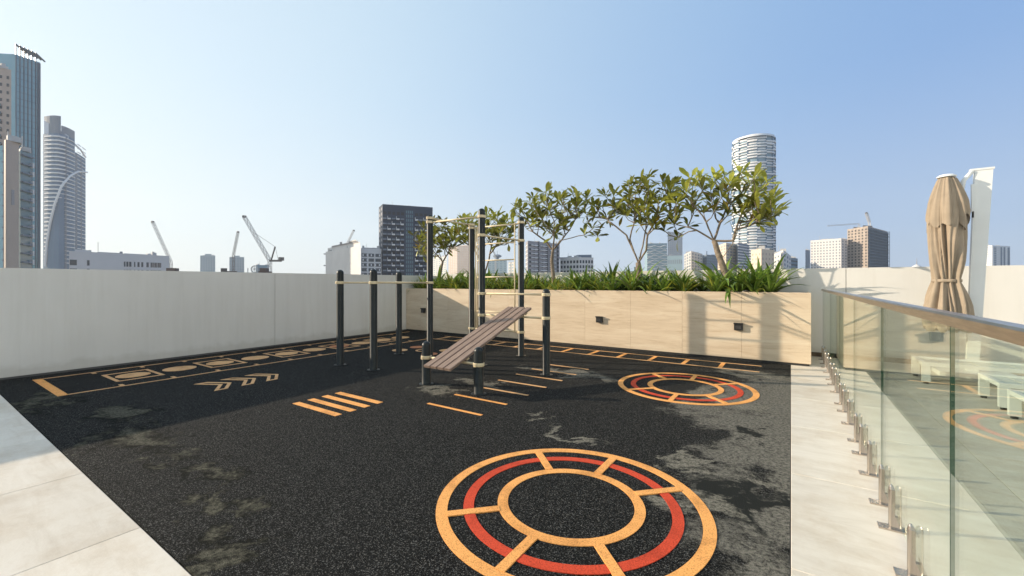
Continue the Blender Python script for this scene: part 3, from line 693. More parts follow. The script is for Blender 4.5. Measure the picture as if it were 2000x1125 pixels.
# ------------------------------------------------------------ trees
def leaf_mesh(L_, W_, droop, fold_, name='leaf', seg=6, mt='leaf'):
    m = MB(); 
    for k in range(seg+1):
        t = k/seg
        wd = W_*0.5*(0.05, 0.14, 0.42, 0.80, 1.0, 0.86, 0.12)[k]
        x = L_*t; z = -droop*L_*t*t
        m.v += [(x, -wd, z+fold_*wd), (x, 0, z), (x, wd, z+fold_*wd)]
    for k in range(seg):
        a = 3*k; m.f += [(a, a+3, a+4, a+1), (a+1, a+4, a+5, a+2)]
    return m.mesh(name, mt, True)
LV = [leaf_mesh(0.28, 0.090, 0.12, 0.25), leaf_mesh(0.24, 0.080, 0.28, 0.3), leaf_mesh(0.31, 0.094, 0.05, 0.2), leaf_mesh(0.20, 0.068, 0.2, 0.35)]
LVY = [leaf_mesh(0.25, 0.08, 0.3, 0.3, mt='leafy')]
LVR = [leaf_mesh(0.25, 0.085, 0.5, 0.4, mt='leaf')]
def orient(d, roll=0.0):
    d = d.normalized(); q = d.to_track_quat('X', 'Z'); return (q.to_matrix() @ Matrix.Rotation(roll, 3, 'X')).to_euler()
def plumeria(x, y, crown, trunk_path, r0, label, nt_, seed, extra=(), yellow=0.04, limbs_=()):
    """crown: list of (lateral, z, rl, rz) ellipses in metres relative to the trunk foot; lateral is along the planter"""
    rg = random.Random(seed)
    t = thing('plumeria_tree', label, 'tree', (x, y, PZ-0.05), group='plumeria trees in the planter')
    forkp = Vector(trunk_path[-1])
    tm = MB(); n = len(trunk_path)
    # trunk tube, slightly irregular
    pts = []; rr = []
    for k in range(n-1):
        for s_ in range(4):
            u = s_/4; p = Vector(trunk_path[k]).lerp(Vector(trunk_path[k+1]), u); pts.append(p+Vector((rg.uniform(-1, 1), rg.uniform(-1, 1), 0))*r0*0.12)
            rr.append(r0*(1.15-0.45*((k+u)/(n-1)))*rg.uniform(0.94, 1.06))
    pts.append(forkp); rr.append(r0*0.72)
    tm.tube(pts, rr, 10).build('trunk', 'bark', t, smooth=True)
    tips = []
    tries = 0
    md = 0.25
    while len(tips) < nt_ and tries < 6000:
        tries += 1
        if tries % 1500 == 0: md *= 0.85
        c = rg.choice(crown); a = rg.uniform(0, 2*math.pi); q = math.sqrt(rg.random())
        lx = c[0]+c[2]*q*math.cos(a); lz = c[1]+c[3]*q*math.sin(a)
        dp = rg.uniform(-1, 1)*1.0*max(0.45, c[2])*math.sqrt(max(0.08, 1-q*q))
        dp = max(-0.45, min(0.6, dp))
        p = Vector((lx, dp, lz))
        if all((p-o).length > md for o in tips): tips.append(p)
    tips += [Vector(e) for e in extra]
    tips.sort(key=lambda p: (p-forkp).length)
    nodes = [(forkp, 0.0, -1, 0)]      # position, path length, parent, owner limb
    limbs = 0; kids = {}
    segs = []
    for poly in limbs_:          # the main forks, as in the photograph
        limbs += 1; last = 0; prevp = forkp
        for q_ in poly:
            q_ = Vector(q_); st = 3
            for s_ in range(1, st+1):
                pos = prevp.lerp(q_, s_/st)+Vector((rg.uniform(-1, 1), rg.uniform(-1, 1), rg.uniform(-1, 1)))*0.012
                nodes.append((pos, nodes[last][1]+(pos-nodes[last][0]).length, last, limbs)); segs.append((last, len(nodes)-1, limbs)); last = len(nodes)-1
            prevp = q_
        kids[0] = 9
    for p in tips:
        best = None
        for i, (q, pl_, par, ow) in enumerate(nodes):
            d = (p-q).length
            if q.z > p.z+0.15: continue
            if kids.get(i, 0) >= (5 if i == 0 else 3): continue
            hz = math.hypot(p.x-q.x, p.y-q.y); c = d+0.30*pl_+(0.15 if d < 0.14 else 0)+0.7*max(0, hz-1.3*(p.z-q.z))
            if best is None or c < best[0]: best = (c, i, d)
        if best is None: best = (0, 0, (p-forkp).length)
        i = best[1]; q, pl_, par, ow = nodes[i]
        if i == 0: limbs += 1; ow = limbs
        kids[i] = kids.get(i, 0)+1
        # curved segment: leaves sideways, then climbs
        d = p-q; k = max(2, int(d.length/0.13)); last = i; cur = q
        for s_ in range(1, k+1):
            u = s_/k
            pos = q+Vector((d.x*(u**0.8), d.y*(u**0.8), d.z*(u**1.25)))+Vector((rg.uniform(-1, 1), rg.uniform(-1, 1), rg.uniform(-1, 1)))*(0.02 if s_ < k else 0)
            nodes.append((pos, pl_+(pos-q).length, last, ow)); segs.append((last, len(nodes)-1, ow)); last = len(nodes)-1
        kids[last] = 0
    # thickness by number of tips carried
    load = [0.0]*len(nodes)
    childset = {a for a, b, o in segs}
    for i in range(len(nodes)-1, 0, -1):
        if load[i] == 0: load[i] = 1
        load[nodes[i][2]] += load[i]
    ms = {}
    rad = lambda i: min(r0*0.72, 0.0085*load[i]**0.42)
    for a, b, o in segs:
        m = ms.setdefault(o, MB()); m.tube([nodes[a][0], nodes[b][0]], [max(rad(b), rad(a) if a else rad(b)), rad(b)], 6, cap=False)
    for o, m in ms.items(): m.build('branch', 'bark', t, smooth=True)
    # rosettes
    nleaf = 0; rest = MB()
    order = list(range(len(tips))); 
    endnodes = [i for i in range(1, len(nodes)) if i not in childset]
    # leaves also on interior tips
    for ti in tips:
        near = min(range(1, len(nodes)), key=lambda i: (nodes[i][0]-ti).length)
        par = nodes[near][2]; ax = (nodes[near][0]-nodes[par][0]); ax = (ax.normalized()*0.6+Vector((0, 0, 0.9))).normalized()
        s1 = ax.orthogonal().normalized(); s2 = ax.cross(s1)
        nl = rg.randint(7, 11)
        for k in range(nl):
            az = k*2.399+rg.uniform(-0.3, 0.3); el = R(rg.triangular(0, 85, 48)) if rg.random() > 0.12 else R(rg.uniform(-50, 0))
            d = (s1*math.cos(az)+s2*math.sin(az))*math.cos(el)+ax*math.sin(el)
            base = nodes[near][0]+ax*(0.012*k/nl)-ax*rg.uniform(0, 0.05)
            pool = LVY if rg.random() < yellow else LV
            me = rg.choice(pool); sc_ = rg.uniform(0.85, 1.25); e = orient(d, rg.uniform(-0.7, 0.7))
            if nleaf < 300:
                o = link('leaf', me, t, base, rot=e); o.scale = (sc_, sc_*rg.uniform(0.85, 1.1), sc_); nleaf += 1
            else:
                mt = e.to_matrix(); i0 = len(rest.v)
                rest.v += [tuple(base+mt @ (v.co*sc_)) for v in me.vertices]; rest.f += [tuple(i0+q for q in pg.vertices) for pg in me.polygons]
    # order the object leaves nearest first is not needed: every leaf is about the same size here
    if rest.v: rest.build('leaves', 'leaf', t, smooth=True, kind='stuff')
    return t
# lateral positions are along the planter; planter runs obliquely so widths are divided by the view angle
K = 1/CY
plumeria(-9.25, 9.75, [(-0.05, 1.72, 0.75, 0.40), (-0.45, 1.45, 0.45, 0.45), (0.3, 1.5, 0.45, 0.3)], [(0, 0, 0), (0.02, 0, 0.4), (0.12, 0, 0.78), (0.15, 0, 0.88)], 0.045, 'small plumeria at the far left end of the planter, behind the tall left post', 42, 11, yellow=0.14,
    limbs_=[[(-0.05, -0.1, 1.15), (-0.3, -0.2, 1.4)], [(0.28, 0.1, 1.15), (0.4, 0.1, 1.45)], [(0.12, -0.2, 1.3)]])
plumeria(-7.45, 9.75, [(0.0, 1.85, 0.95, 0.35), (-0.6, 1.75, 0.5, 0.35), (0.55, 1.6, 0.45, 0.35)], [(0, 0, 0), (-0.03, 0, 0.35), (0.02, 0, 0.55)], 0.045, 'dark leafy plumeria seen through the stall ladder of the exercise frame', 52, 12, extra=[(0.85, 0, 1.35)], yellow=0.05,
    limbs_=[[(-0.15, 0, 0.85), (-0.3, -0.15, 1.3)], [(0.16, 0, 0.9), (0.2, 0.1, 1.4)], [(0.05, -0.2, 1.2), (0.5, -0.3, 1.5)]])
plumeria(-5.15, 9.75, [(-0.05, 2.15, 0.95, 0.48), (-0.7, 2.15, 0.5, 0.4), (0.65, 2.15, 0.45, 0.40), (0.0, 1.75, 0.55, 0.3)], [(0, 0, 0), (-0.04, 0, 0.45), (-0.09, 0, 0.8), (-0.05, 0, 1.08)], 0.05, 'middle plumeria with a slim bare trunk and one long drooping branch to the right', 54, 13, extra=[(1.1, -0.1, 1.55), (0.92, -0.15, 1.42), (1.2, 0, 1.38)], yellow=0.10,
    limbs_=[[(-0.25, 0, 1.32), (-0.55, -0.2, 1.6), (-0.75, -0.2, 1.9)], [(0.05, -0.1, 1.4), (0.1, -0.2, 1.8)], [(0.18, 0.1, 1.38), (0.4, 0.2, 1.7)], [(0.2, -0.1, 1.32), (0.75, -0.15, 1.40)]])
plumeria(-2.95, 9.75, [(0.05, 2.25, 0.85, 0.48), (-0.75, 2.05, 0.40, 0.35), (0.40, 2.35, 0.40, 0.40), (0.25, 1.8, 0.5, 0.35)], [(0, 0, 0), (0.0, 0, 0.35), (-0.01, 0, 0.70)], 0.078, 'fourth plumeria with a thick trunk splitting low into a narrow fork', 50, 14, extra=[(-1.1, 0, 1.85), (-1.0, 0, 2.05), (0.38, -0.1, 1.45)], yellow=0.10,
    limbs_=[[(-0.14, 0, 1.0), (-0.26, -0.1, 1.35), (-0.6, -0.2, 1.65)], [(-0.2, -0.05, 1.25), (0.0, -0.2, 1.8)], [(0.17, 0, 0.98), (0.22, 0, 1.35), (0.45, 0.1, 1.8)], [(0.05, 0.15, 1.1), (0.1, 0.3, 1.7)]])
plumeria(-1.12, 9.75, [(-0.45, 2.1, 0.85, 0.42), (0.22, 2.1, 0.55, 0.45), (-0.85, 1.85, 0.40, 0.40), (0.45, 1.75, 0.5, 0.3)], [(0.05, 0, 0), (0.0, 0, 0.35), (-0.14, 0, 0.8), (-0.24, 0, 1.12)], 0.07, 'largest plumeria, rightmost, its crown in front of the round white tower', 62, 15, extra=[(0.78, -0.1, 1.5), (0.62, -0.2, 1.42), (0.75, 0.1, 1.75), (-1.25, 0, 1.40), (-1.0, 0.1, 1.25)], yellow=0.05,
    limbs_=[[(-0.55, -0.1, 1.35), (-0.95, -0.1, 1.5)], [(-0.35, -0.2, 1.5), (-0.6, -0.3, 1.9)], [(-0.12, 0.1, 1.5), (0.0, 0.2, 1.9)], [(-0.05, -0.05, 0.75), (0.16, 0, 1.15), (0.30, 0, 1.55), (0.55, 0.1, 1.85)], [(0.12, 0, 1.1), (0.22, -0.05, 1.45), (0.65, -0.15, 1.52)]])

# ------------------------------------------------------------ strap-leaved plants
def strap_mesh(L_, W_, bend, mt):
    m = MB(); seg = 6; x = z = 0.0; an = R(0)
    for k in range(seg+1):
        t = k/seg; wd = W_*0.5*(0.65+0.6*t if t < 0.5 else (1-t)*1.9)+0.001
        m.v += [(x, -wd, z+wd*0.5), (x, 0, z), (x, wd, z+wd*0.5)]
        an -= bend/seg*(0.4+1.2*t); x += L_/seg*math.cos(an); z += L_/seg*math.sin(an)
    for k in range(seg):
        a = 3*k; m.f += [(a, a+3, a+4, a+1), (a+1, a+4, a+5, a+2)]
    return m.mesh('leaf', mt, True)
SG = [strap_mesh(l, w_, R(b), 'strap') for l, w_, b in ((0.40, 0.040, 40), (0.46, 0.042, 65), (0.36, 0.038, 25), (0.44, 0.040, 90))]
SYL = [strap_mesh(l, w_, R(b), 'strapy') for l, w_, b in ((0.38, 0.030, 50), (0.44, 0.030, 90), (0.32, 0.028, 20))]
def clump(x, y, size, yel, label, group, seed, nl=24):
    rg = random.Random(seed)
    t = thing('strap_plant', label, 'plant', (x, y, PZ-0.05), rg.uniform(0, 6), group)
    for k in range(nl):
        az = k*2.399+rg.uniform(-0.4, 0.4); el = R(rg.triangular(18, 88, 66))
        d = Vector((math.cos(az)*math.cos(el), math.sin(az)*math.cos(el), math.sin(el)))
        o = link('leaf', rg.choice(SYL if rg.random() < yel else SG), t, (0.025*math.cos(az), 0.025*math.sin(az), 0), rot=orient(d, rg.uniform(-0.4, 0.4)))
        s_ = size*rg.uniform(0.7, 1.1); o.scale = (s_, s_, s_)
secs = [(-10.0, -8.6, 'left of the first trunk', 0.45, 0.95), (-8.6, -7.3, 'between first and second trunks', 0.35, 1.1), (-7.3, -5.4, 'between second and third trunks', 0.40, 0.95), (-5.4, -4.5, 'around the middle trunk', 0.6, 0.9),
        (-4.5, -2.9, 'between third and fourth trunks', 0.15, 1.15), (-2.75, -1.5, 'right of the thick forked trunk', 0.35, 0.9), (-1.4, -0.1, 'around and right of the last trunk', 0.10, 1.12)]
sd_ = 100
for x0, x1, where, yel, sz in secs:
    nn = max(2, int((x1-x0)/0.27)); ym = sz; cnt_ = {}
    for row, (yy, rn) in enumerate(((9.42, 'front row'), (9.72, 'middle row'), (10.15, 'back row'))):
        for k in range(nn):
            if row == 1 and k % 2: continue
            if abs(x0+(k+0.5)*(x1-x0)/nn+1.75) < 0.16 and row == 0: continue
            sd_ += 1; rg = random.Random(sd_); big = rg.random() < 0.35
            x = x0+(k+0.5)*(x1-x0)/nn+rg.uniform(-0.08, 0.08)
            yy_ = yel*(1.2 if row == 0 else 0.6)
            cnt_[row] = cnt_.get(row, 0)+1
            lab = ('tall ' if big else 'low ')+('yellowish ' if yy_ > 0.5 else '')+'spiky plant, '+['first', 'second', 'third', 'fourth', 'fifth', 'sixth', 'seventh', 'eighth'][cnt_[row]-1]+' from left in '+rn+', '+where
            clump(x, yy+rg.uniform(-0.05, 0.05), sz*(2.05 if big else 1.6)*(1.12 if x > -1.5 else 1.0)*(0.82 if row == 0 else 1.0), yy_, lab, 'spiky plants '+where, sd_, 26 if row == 0 else 20)

# ------------------------------------------------------------ the city
def corners(H, pts):
    """visible roof corners (bearing px, elevation px) of a building whose roof is H metres up -> plan points"""
    return [spot(px, (H-EYE)*FX/(HY-py)) for px, py in pts]
def closed(front, depth):
    a, b = front[0], front[-1]; mid = (a+b)/2; back = Vector((mid.x, mid.y, 0)).normalized()*depth
    if len(front) == 3:      # corner building: parallelogram
        return front+[front[0]+front[2]-front[1]]
    return front+[front[-1]+back, front[0]+back]
def face_grid(m, P0, P1, z0, z1, cols, rows, fw, fh, out=0.15, depth=0.3, skip=None, jit=0, rg=None):
    u = (P1-P0); L_ = u.length; u = u.normalized(); nrm = Vector((u.y, -u.x, 0))
    if nrm.dot(P0) > 0: nrm = -nrm
    cw = L_/cols; ch = (z1-z0)/rows
    for r_ in range(rows):
        for c in range(cols):
            if skip and skip(c, r_): continue
            if rg and rg.random() < jit: continue
            o = P0+u*(c*cw+cw*(1-fw)/2)+nrm*out; o.z = z0+r_*ch+ch*(1-fh)/2
            m.obox(o, u*cw*fw, -nrm*(depth+out), Vector((0, 0, ch*fh)))
def building(name, label, cat, H, pts, depth, body, group='buildings on the skyline', z0=GZ):
    fp = corners(H, pts); c = sum(fp, Vector())/len(fp)
    t = thing(name, label, cat, (c.x, c.y, z0), 0, group)
    loc = [p-Vector((c.x, c.y, 0)) for p in closed(fp, depth)]
    MB().prism([(p.x, p.y) for p in loc], 0, H-z0).build('wall', body, t)
    t['_c'] = 0
    return t, fp, Vector((c.x, c.y, z0))
def part(t, c, m, name, material, kind=None, label=None):
    m.v = [(v[0]-c.x, v[1]-c.y, v[2]-c.z) for v in m.v]
    o = m.build(name, material, t, kind=kind)
    if label: o['label'] = label
    return o
def roofbox(t, c, fp, H, u0, u1, h, material='grey_render', back=4, name='roof_plant'):
    a, b = fp[0], fp[-1]; p = a.lerp(b, u0); q = a.lerp(b, u1); n_ = Vector((p.x, p.y, 0)).normalized()
    m = MB(); o = p+n_*back*0.4; o.z = H; m.obox(o, (q-p), n_*back, Vector((0, 0, h))); return part(t, c, m, name, material)

# 1 glass tower at the left edge
H = 118
t, fp, c = building('glass_tower', 'tall blue glass tower with slanted roof fins at the left picture edge', 'tower', H, [(-70, 100), (30, 106), (78, 122)], 30, 'teal_glass')
m = MB(); A, B = fp[1], fp[2]; u = (B-A)
for k in range(6):
    p = A+u*(k/5*0.80); nr = Vector((u.y, -u.x, 0)).normalized(); nr = nr if nr.dot(p) < 0 else -nr
    p = p+nr*0.35; m = MB(); m.obox((p.x, p.y, GZ), u.normalized()*0.32, -nr*0.6, (0, 0, H-GZ+5.5-k*0.2)); part(t, c, m, 'fin', 'navy_metal')
    m = MB(); q = p-nr*0.3; m.tube([(q.x, q.y, H+5.3-k*0.2), (q.x-nr.x*2+u.normalized().x*4.2, q.y-nr.y*2+u.normalized().y*4.2, H+3.0-k*0.2)], 0.4, 6); part(t, c, m, 'crown_rafter', 'navy_metal')
m = MB(); face_grid(m, A, B, GZ, H, 1, 44, 1.0, 0.06, 0.06, 0.1); part(t, c, m, 'floor_band', 'blue_glass', kind='stuff')
p = A+u*0.89; m = MB(); nr = Vector((u.y, -u.x, 0)).normalized(); nr = nr if nr.dot(p) < 0 else -nr
m.obox((p.x+nr.x*0.3, p.y+nr.y*0.3, GZ), u*0.13, -nr*3, (0, 0, H-GZ-0.5)); part(t, c, m, 'edge_pier', 'navy_metal')
# 1b beige slab in front, at left
H = 92
t, fp, c = building('apartment_tower', 'beige apartment slab with small balconies in front of the glass tower', 'tower', H, [(-80, 130), (-5, 132), (22, 136)], 18, 'beige_stone')
m = MB(); face_grid(m, fp[1], fp[2], GZ, H-2, 2, 38, 0.34, 0.4, 0.1, 0.2); part(t, c, m, 'windows', 'dark_glass', kind='stuff')
m = MB(); face_grid(m, fp[1].lerp(fp[2], 0.0), fp[1].lerp(fp[2], 0.3), GZ, H-14, 1, 34, 0.9, 0.28, 0.9, 0.1); part(t, c, m, 'balconies', 'slate', kind='stuff')
H = 52
t, fp, c = building('apartment_tower', 'plain beige stair tower with one small window, left of the dark balconies', 'tower', H, [(8, 274), (11, 272), (37, 280)], 14, 'beige_stone')
m = MB(); face_grid(m, fp[1].lerp(fp[2], 0.4), fp[1].lerp(fp[2], 0.65), 29, 35, 1, 1, 0.9, 0.9, 0.1, 0.1); part(t, c, m, 'window', 'grey_render')
H = 50
t, fp, c = building('apartment_tower', 'dark teal balcony wing between the beige stair tower and the glass tower', 'tower', H, [(37, 296), (40, 293), (62, 300)], 14, 'blue_glass')
m = MB(); face_grid(m, fp[1], fp[2], GZ, H, 1, 25, 1.02, 0.16, 0.9, 0.1); part(t, c, m, 'balconies', 'slate', kind='stuff')
m = MB(); face_grid(m, fp[1].lerp(fp[2], 0.8), fp[2], GZ, H-3, 1, 24, 0.7, 0.55, 0.95, 0.1); part(t, c, m, 'balcony_walls', 'white_render', kind='stuff')
H = 46
t, fp, c = building('glass_tower', 'low strip of green glass building at the extreme left edge', 'tower', H, [(-90, 290), (-20, 288), (6, 284)], 14, 'teal_glass')
m = MB(); face_grid(m, fp[1], fp[2], GZ, H, 1, 22, 1.0, 0.12, 0.1, 0.1); part(t, c, m, 'floor_band', 'slate', kind='stuff')

# 2 curved balcony tower
H = 128
D0 = 340
pxs = [84, 96, 108, 120, 132, 144, 154, 162, 167]
def curved_pt(px, bulge=0):
    u = (px-84)/83; return spot(px, D0+32*u**2.2-6*math.sin(u*math.pi)+0)
fpc = [curved_pt(p) for p in pxs]; cc = sum(fpc, Vector())/len(fpc); c = Vector((cc.x, cc.y, GZ))
t = thing('curved_tower', 'curved blue-grey tower with white balcony bands and a sweeping arc', 'tower', (cc.x, cc.y, GZ), 0, 'buildings on the skyline')
ztop = lambda px: EYE+(HY-(253 if px < 104 else (258 if px < 146 else 286)))*D0/FX
def wedge(px0, px1, zt, mtn, nm, dpt=24, off=0.0):
    pts_ = [curved_pt(px0+(px1-px0)*k/6) for k in range(7)]
    far = [p+Vector((p.x, p.y, 0)).normalized()*dpt for p in reversed(pts_)]
    if off: pts_ = [p-Vector((p.x, p.y, 0)).normalized()*off for p in pts_]
    m = MB().prism([(p.x, p.y) for p in pts_+far], GZ, zt); return part(t, c, m, nm, mtn)
Zp = lambda py, d=D0: EYE+(HY-py)*d/FX
wedge(84, 146, Zp(262), 'mid_blue', 'wall'); wedge(146.2, 167, Zp(287), 'mid_blue', 'wall')
wedge(86, 119, Zp(226), 'slate', 'penthouse', 10, -3); wedge(119.5, 146, Zp(244), 'slate', 'penthouse', 10, -3)
m = MB(); yy = 268; k = 0
AP = [(522, 88), (480, 91), (440, 97), (400, 107), (365, 120), (340, 137), (322, 155), (312, 166)]
def arc(py):
    if py <= 315: return 170
    for (a, b), (c_, d_) in zip(AP, AP[1:]):
        if py >= c_: return b+(d_-b)*(a-py)/(a-c_)
    return 166
while yy < 520:
    z = Zp(yy); xe = 166
    for px0, px1 in ((86, 128), (130, 147), (151, 158), (160, 168)):
        lit = px0 < arc(yy)-0
        if px0 == 86: px1_ = min(px1, arc(yy)) if yy > 315 else px1
        else: px1_ = px1
        if px0 == 86 and px1_ < px1:
            a = curved_pt(max(px0, px1_+1)); b = curved_pt(px1); n_ = -Vector((a.x, a.y, 0)).normalized(); o = a+n_*0.4; o.z = z-0.2; m.obox(o, b-a, -n_*0.8, Vector((0, 0, 0.4)))
        if px1_ <= px0+1: continue
        for s_ in range(3):
            a = curved_pt(px0+(px1_-px0)*s_/3); b = curved_pt(px0+(px1_-px0)*(s_+1)/3)
            n_ = -Vector((a.x, a.y, 0)).normalized(); o = a+n_*1.3; o.z = z-0.5
            m.obox(o, b-a, -n_*1.6, Vector((0, 0, 0.95 if px0 == 86 else 0.55)))
    yy += 7.9; k += 1
part(t, c, m, 'balcony_bands', 'balcony_white', kind='stuff')
m = MB(); pr = None
for k in range(25):
    py = 521-206*k/24; px = arc(py); p = curved_pt(px); n_ = -Vector((p.x, p.y, 0)).normalized(); p = p+n_*1.7; p.z = Zp(py); 
    if pr is not None: m.tube([pr, p], 0.75, 6)
    pr = p
part(t, c, m, 'arc_band', 'balcony_white')
for px in (129, 149.5, 159):
    m = MB(); a = curved_pt(px-1.2); b = curved_pt(px+1.4); n_ = -Vector((a.x, a.y, 0)).normalized(); o = a+n_*0.6; o.z = GZ
    m.obox(o, b-a, -n_*1, Vector((0, 0, Zp(275 if px < 140 else 290)-GZ))); part(t, c, m, 'pier', 'slate')
m = MB(); a = curved_pt(86); b = curved_pt(134); n_ = -Vector((a.x, a.y, 0)).normalized(); o = a+n_*0.8; o2 = b+n_*0.8
m.v = [(o.x, o.y, Zp(262)), (o2.x, o2.y, Zp(268)), (o2.x, o2.y, Zp(262)), (o.x, o.y, Zp(236)), (o.x-n_.x, o.y-n_.y, Zp(262)), (o2.x-n_.x, o2.y-n_.y, Zp(268)), (o2.x-n_.x, o2.y-n_.y, Zp(262)), (o.x-n_.x, o.y-n_.y, Zp(236))]
m.f = [(0, 1, 2, 3), (7, 6, 5, 4), (0, 4, 5, 1), (1, 5, 6, 2), (2, 6, 7, 3), (3, 7, 4, 0)]
part(t, c, m, 'sloped_parapet', 'balcony_white')
m = MB(); m.tube([curved_pt(147)+Vector((0, 0, Zp(272))), curved_pt(158)+Vector((0, 0, Zp(276))), curved_pt(167)+Vector((0, 0, Zp(284)))], 0.7, 6); part(t, c, m, 'roof_hoop', 'balcony_white')

# 3 long low white building
H = 17
t, fp, c = building('office_block', 'long low white building with dark window groups right of the curved tower', 'building', H, [(135, 490), (331, 500)], 16, 'white_render')
A, B = fp; 
m = MB()
for a, b, cols in ((0.0, 0.07, 1), (0.152, 0.178, 1), (0.50, 0.58, 3), (0.605, 0.62, 1), (0.64, 0.665, 1), (0.68, 0.705, 1), (0.735, 0.765, 1), (0.78, 0.905, 3)):
    face_grid(m, A.lerp(B, a), A.lerp(B, b), 0.6, H-3.4, cols, 3, 0.86, 0.62, 0.05, 0.1)
part(t, c, m, 'windows', 'dark_glass', kind='stuff')
m = MB(); face_grid(m, A.lerp(B, 0.5), A.lerp(B, 0.60), 0.6, H-3.4, 3, 3, 0.12, 0.9, 0.12, 0.05); face_grid(m, A.lerp(B, 0.78), A.lerp(B, 0.91), 0.6, H-3.4, 3, 3, 0.05, 0.9, 0.12, 0.05); part(t, c, m, 'window_frames', 'white_render', kind='stuff')
roofbox(t, c, fp, H, 0.05, 0.18, 0.9, 'white_render'); roofbox(t, c, fp, H, 0.25, 0.48, 0.35, 'pale_render'); roofbox(t, c, fp, H, 0.5, 0.8, 0.3, 'white_render'); roofbox(t, c, fp, H, 0.46, 0.49, 1.1, 'grey_render', 2)

# 4 white blank-sided building
H = 26
t, fp, c = building('apartment_block', 'white block with a big blank side wall, rooftop plant and a small crane behind', 'building', H, [(636, 492), (704, 480)], 18, 'white_render')
roofbox(t, c, fp, H, 0.07, 1.0, 3.0, 'white_render', 12, 'upper_storey'); roofbox(t, c, fp, H+3.0, 0.2, 0.95, 1.0, 'grey_render', 8); roofbox(t, c, fp, H+4, 0.45, 0.52, 1.4, 'grey_render', 3); roofbox(t, c, fp, H+4, 0.7, 0.9, 0.8, 'pale_render', 3)
m = MB(); p = fp[0]; n_ = Vector((p.x, p.y, 0)).normalized()
for py in (500, 521): 
    q = p+Vector((-0.9, -0.3, 0)); m.lathe([(0.0, Zp(py, 360)-0.5), (0.8, Zp(py, 360)-0.3), (0.8, Zp(py, 360)+0.3), (0, Zp(py, 360)+0.5)], 10, q.x, q.y)
part(t, c, m, 'dish_aerials', 'grey_render')
H = 25
t, fp, c = building('apartment_block', 'white-framed flats with dark loggias between the blank white block and the dark tower', 'building', H, [(705, 484.5), (745, 486)], 18, 'white_render')
m = MB(); face_grid(m, fp[0], fp[1], -8, H-3, 3, 9, 0.80, 0.66, 0.05, 0.1); part(t, c, m, 'loggias', 'dark_glass', kind='stuff')
m = MB(); face_grid(m, fp[0], fp[1], -8, H-3, 5, 9, 0.28, 0.4, 0.3, 0.1, rg=random.Random(3), jit=0.35); part(t, c, m, 'balconies', 'balcony_white', kind='stuff')
roofbox(t, c, fp, H, 0.05, 0.95, 0.7, 'grey_render', 8); 

# 5 dark tower with L-shaped balconies
H = 56
t, fp, c = building('dark_tower', 'dark charcoal tower block with rows of small white-edged balconies', 'tower', H, [(740, 405), (747.5, 398.5), (845, 405)], 20, 'dark_cladding')
A, B = fp[1], fp[2]
u = (B-A).normalized(); nr = Vector((u.y, -u.x, 0)); nr = nr if nr.dot(A) < 0 else -nr
m = MB(); face_grid(m, fp[0], fp[1], GZ, H-1, 2, 24, 0.4, 0.55, 0.05, 0.1); part(t, c, m, 'side_windows', 'grey_render', kind='stuff')
m = MB(); m.obox(fp[0]+Vector((0, 0, GZ))-nr*0.0+Vector((0, 0, 0)), (fp[1]-fp[0])*0.98, Vector((0.3, 0.3, 0)), Vector((0, 0, 1)))
hrow = (H-4-(-3))/14.5
m = MB(); face_grid(m, A, A.lerp(B, 0.43), -3.0-hrow*2, H-4, 5, 16, 0.72, 0.55, 0.05, 0.1); face_grid(m, A.lerp(B, 0.62), B, -3.0-hrow*2, H-4, 4, 16, 0.72, 0.55, 0.05, 0.1); part(t, c, m, 'windows', 'charcoal', kind='stuff')
m = MB(); face_grid(m, A.lerp(B, 0.45), A.lerp(B, 0.60), -12, H-3, 4, 22, 0.55, 0.7, 0.06, 0.1); part(t, c, m, 'centre_glazing', 'blue_glass', kind='stuff')
W_ = (B-A).length
hr = 3.62
def bal_mesh():
    m = MB(); w1 = W_*0.062
    m.obox(Vector((0, 0, 0)), u*w1, nr*1.5, (0, 0, 0.22)); m.obox(nr*1.38+Vector((0, 0, 0.22)), u*w1, nr*0.12, (0, 0, 0.75)); m.obox(u*0.0, u*0.22, nr*1.5, (0, 0, 2.3)); return m
bm_w = bal_mesh().mesh('balcony', 'balcony_white'); 
m2 = MB(); m2.obox(Vector((0, 0, 0.1)), u*W_*0.07, nr*1.3, (0, 0, 1.0)); bm_d = m2.mesh('balcony', 'slate')
for r_ in range(15):
    for cidx, uu in enumerate((0.005, 0.09, 0.175, 0.26, 0.345, 0.635, 0.72, 0.805, 0.89)):
        p = A+(B-A)*uu; z = -1.5+hr*r_
        if z > H-7: continue
        white = (r_+cidx) % 2 == 0 and cidx not in (0,)
        link('balcony', bm_w if white else bm_d, t, (p.x-c.x, p.y-c.y, z-c.z))
m = MB(); m.obox(A+Vector((0, 0, H-2.6))+nr*0.2, (B-A), -nr*0.3, (0, 0, 2.3)); part(t, c, m, 'parapet_band', 'dark_cladding')
m = MB(); o = fp[0]; 

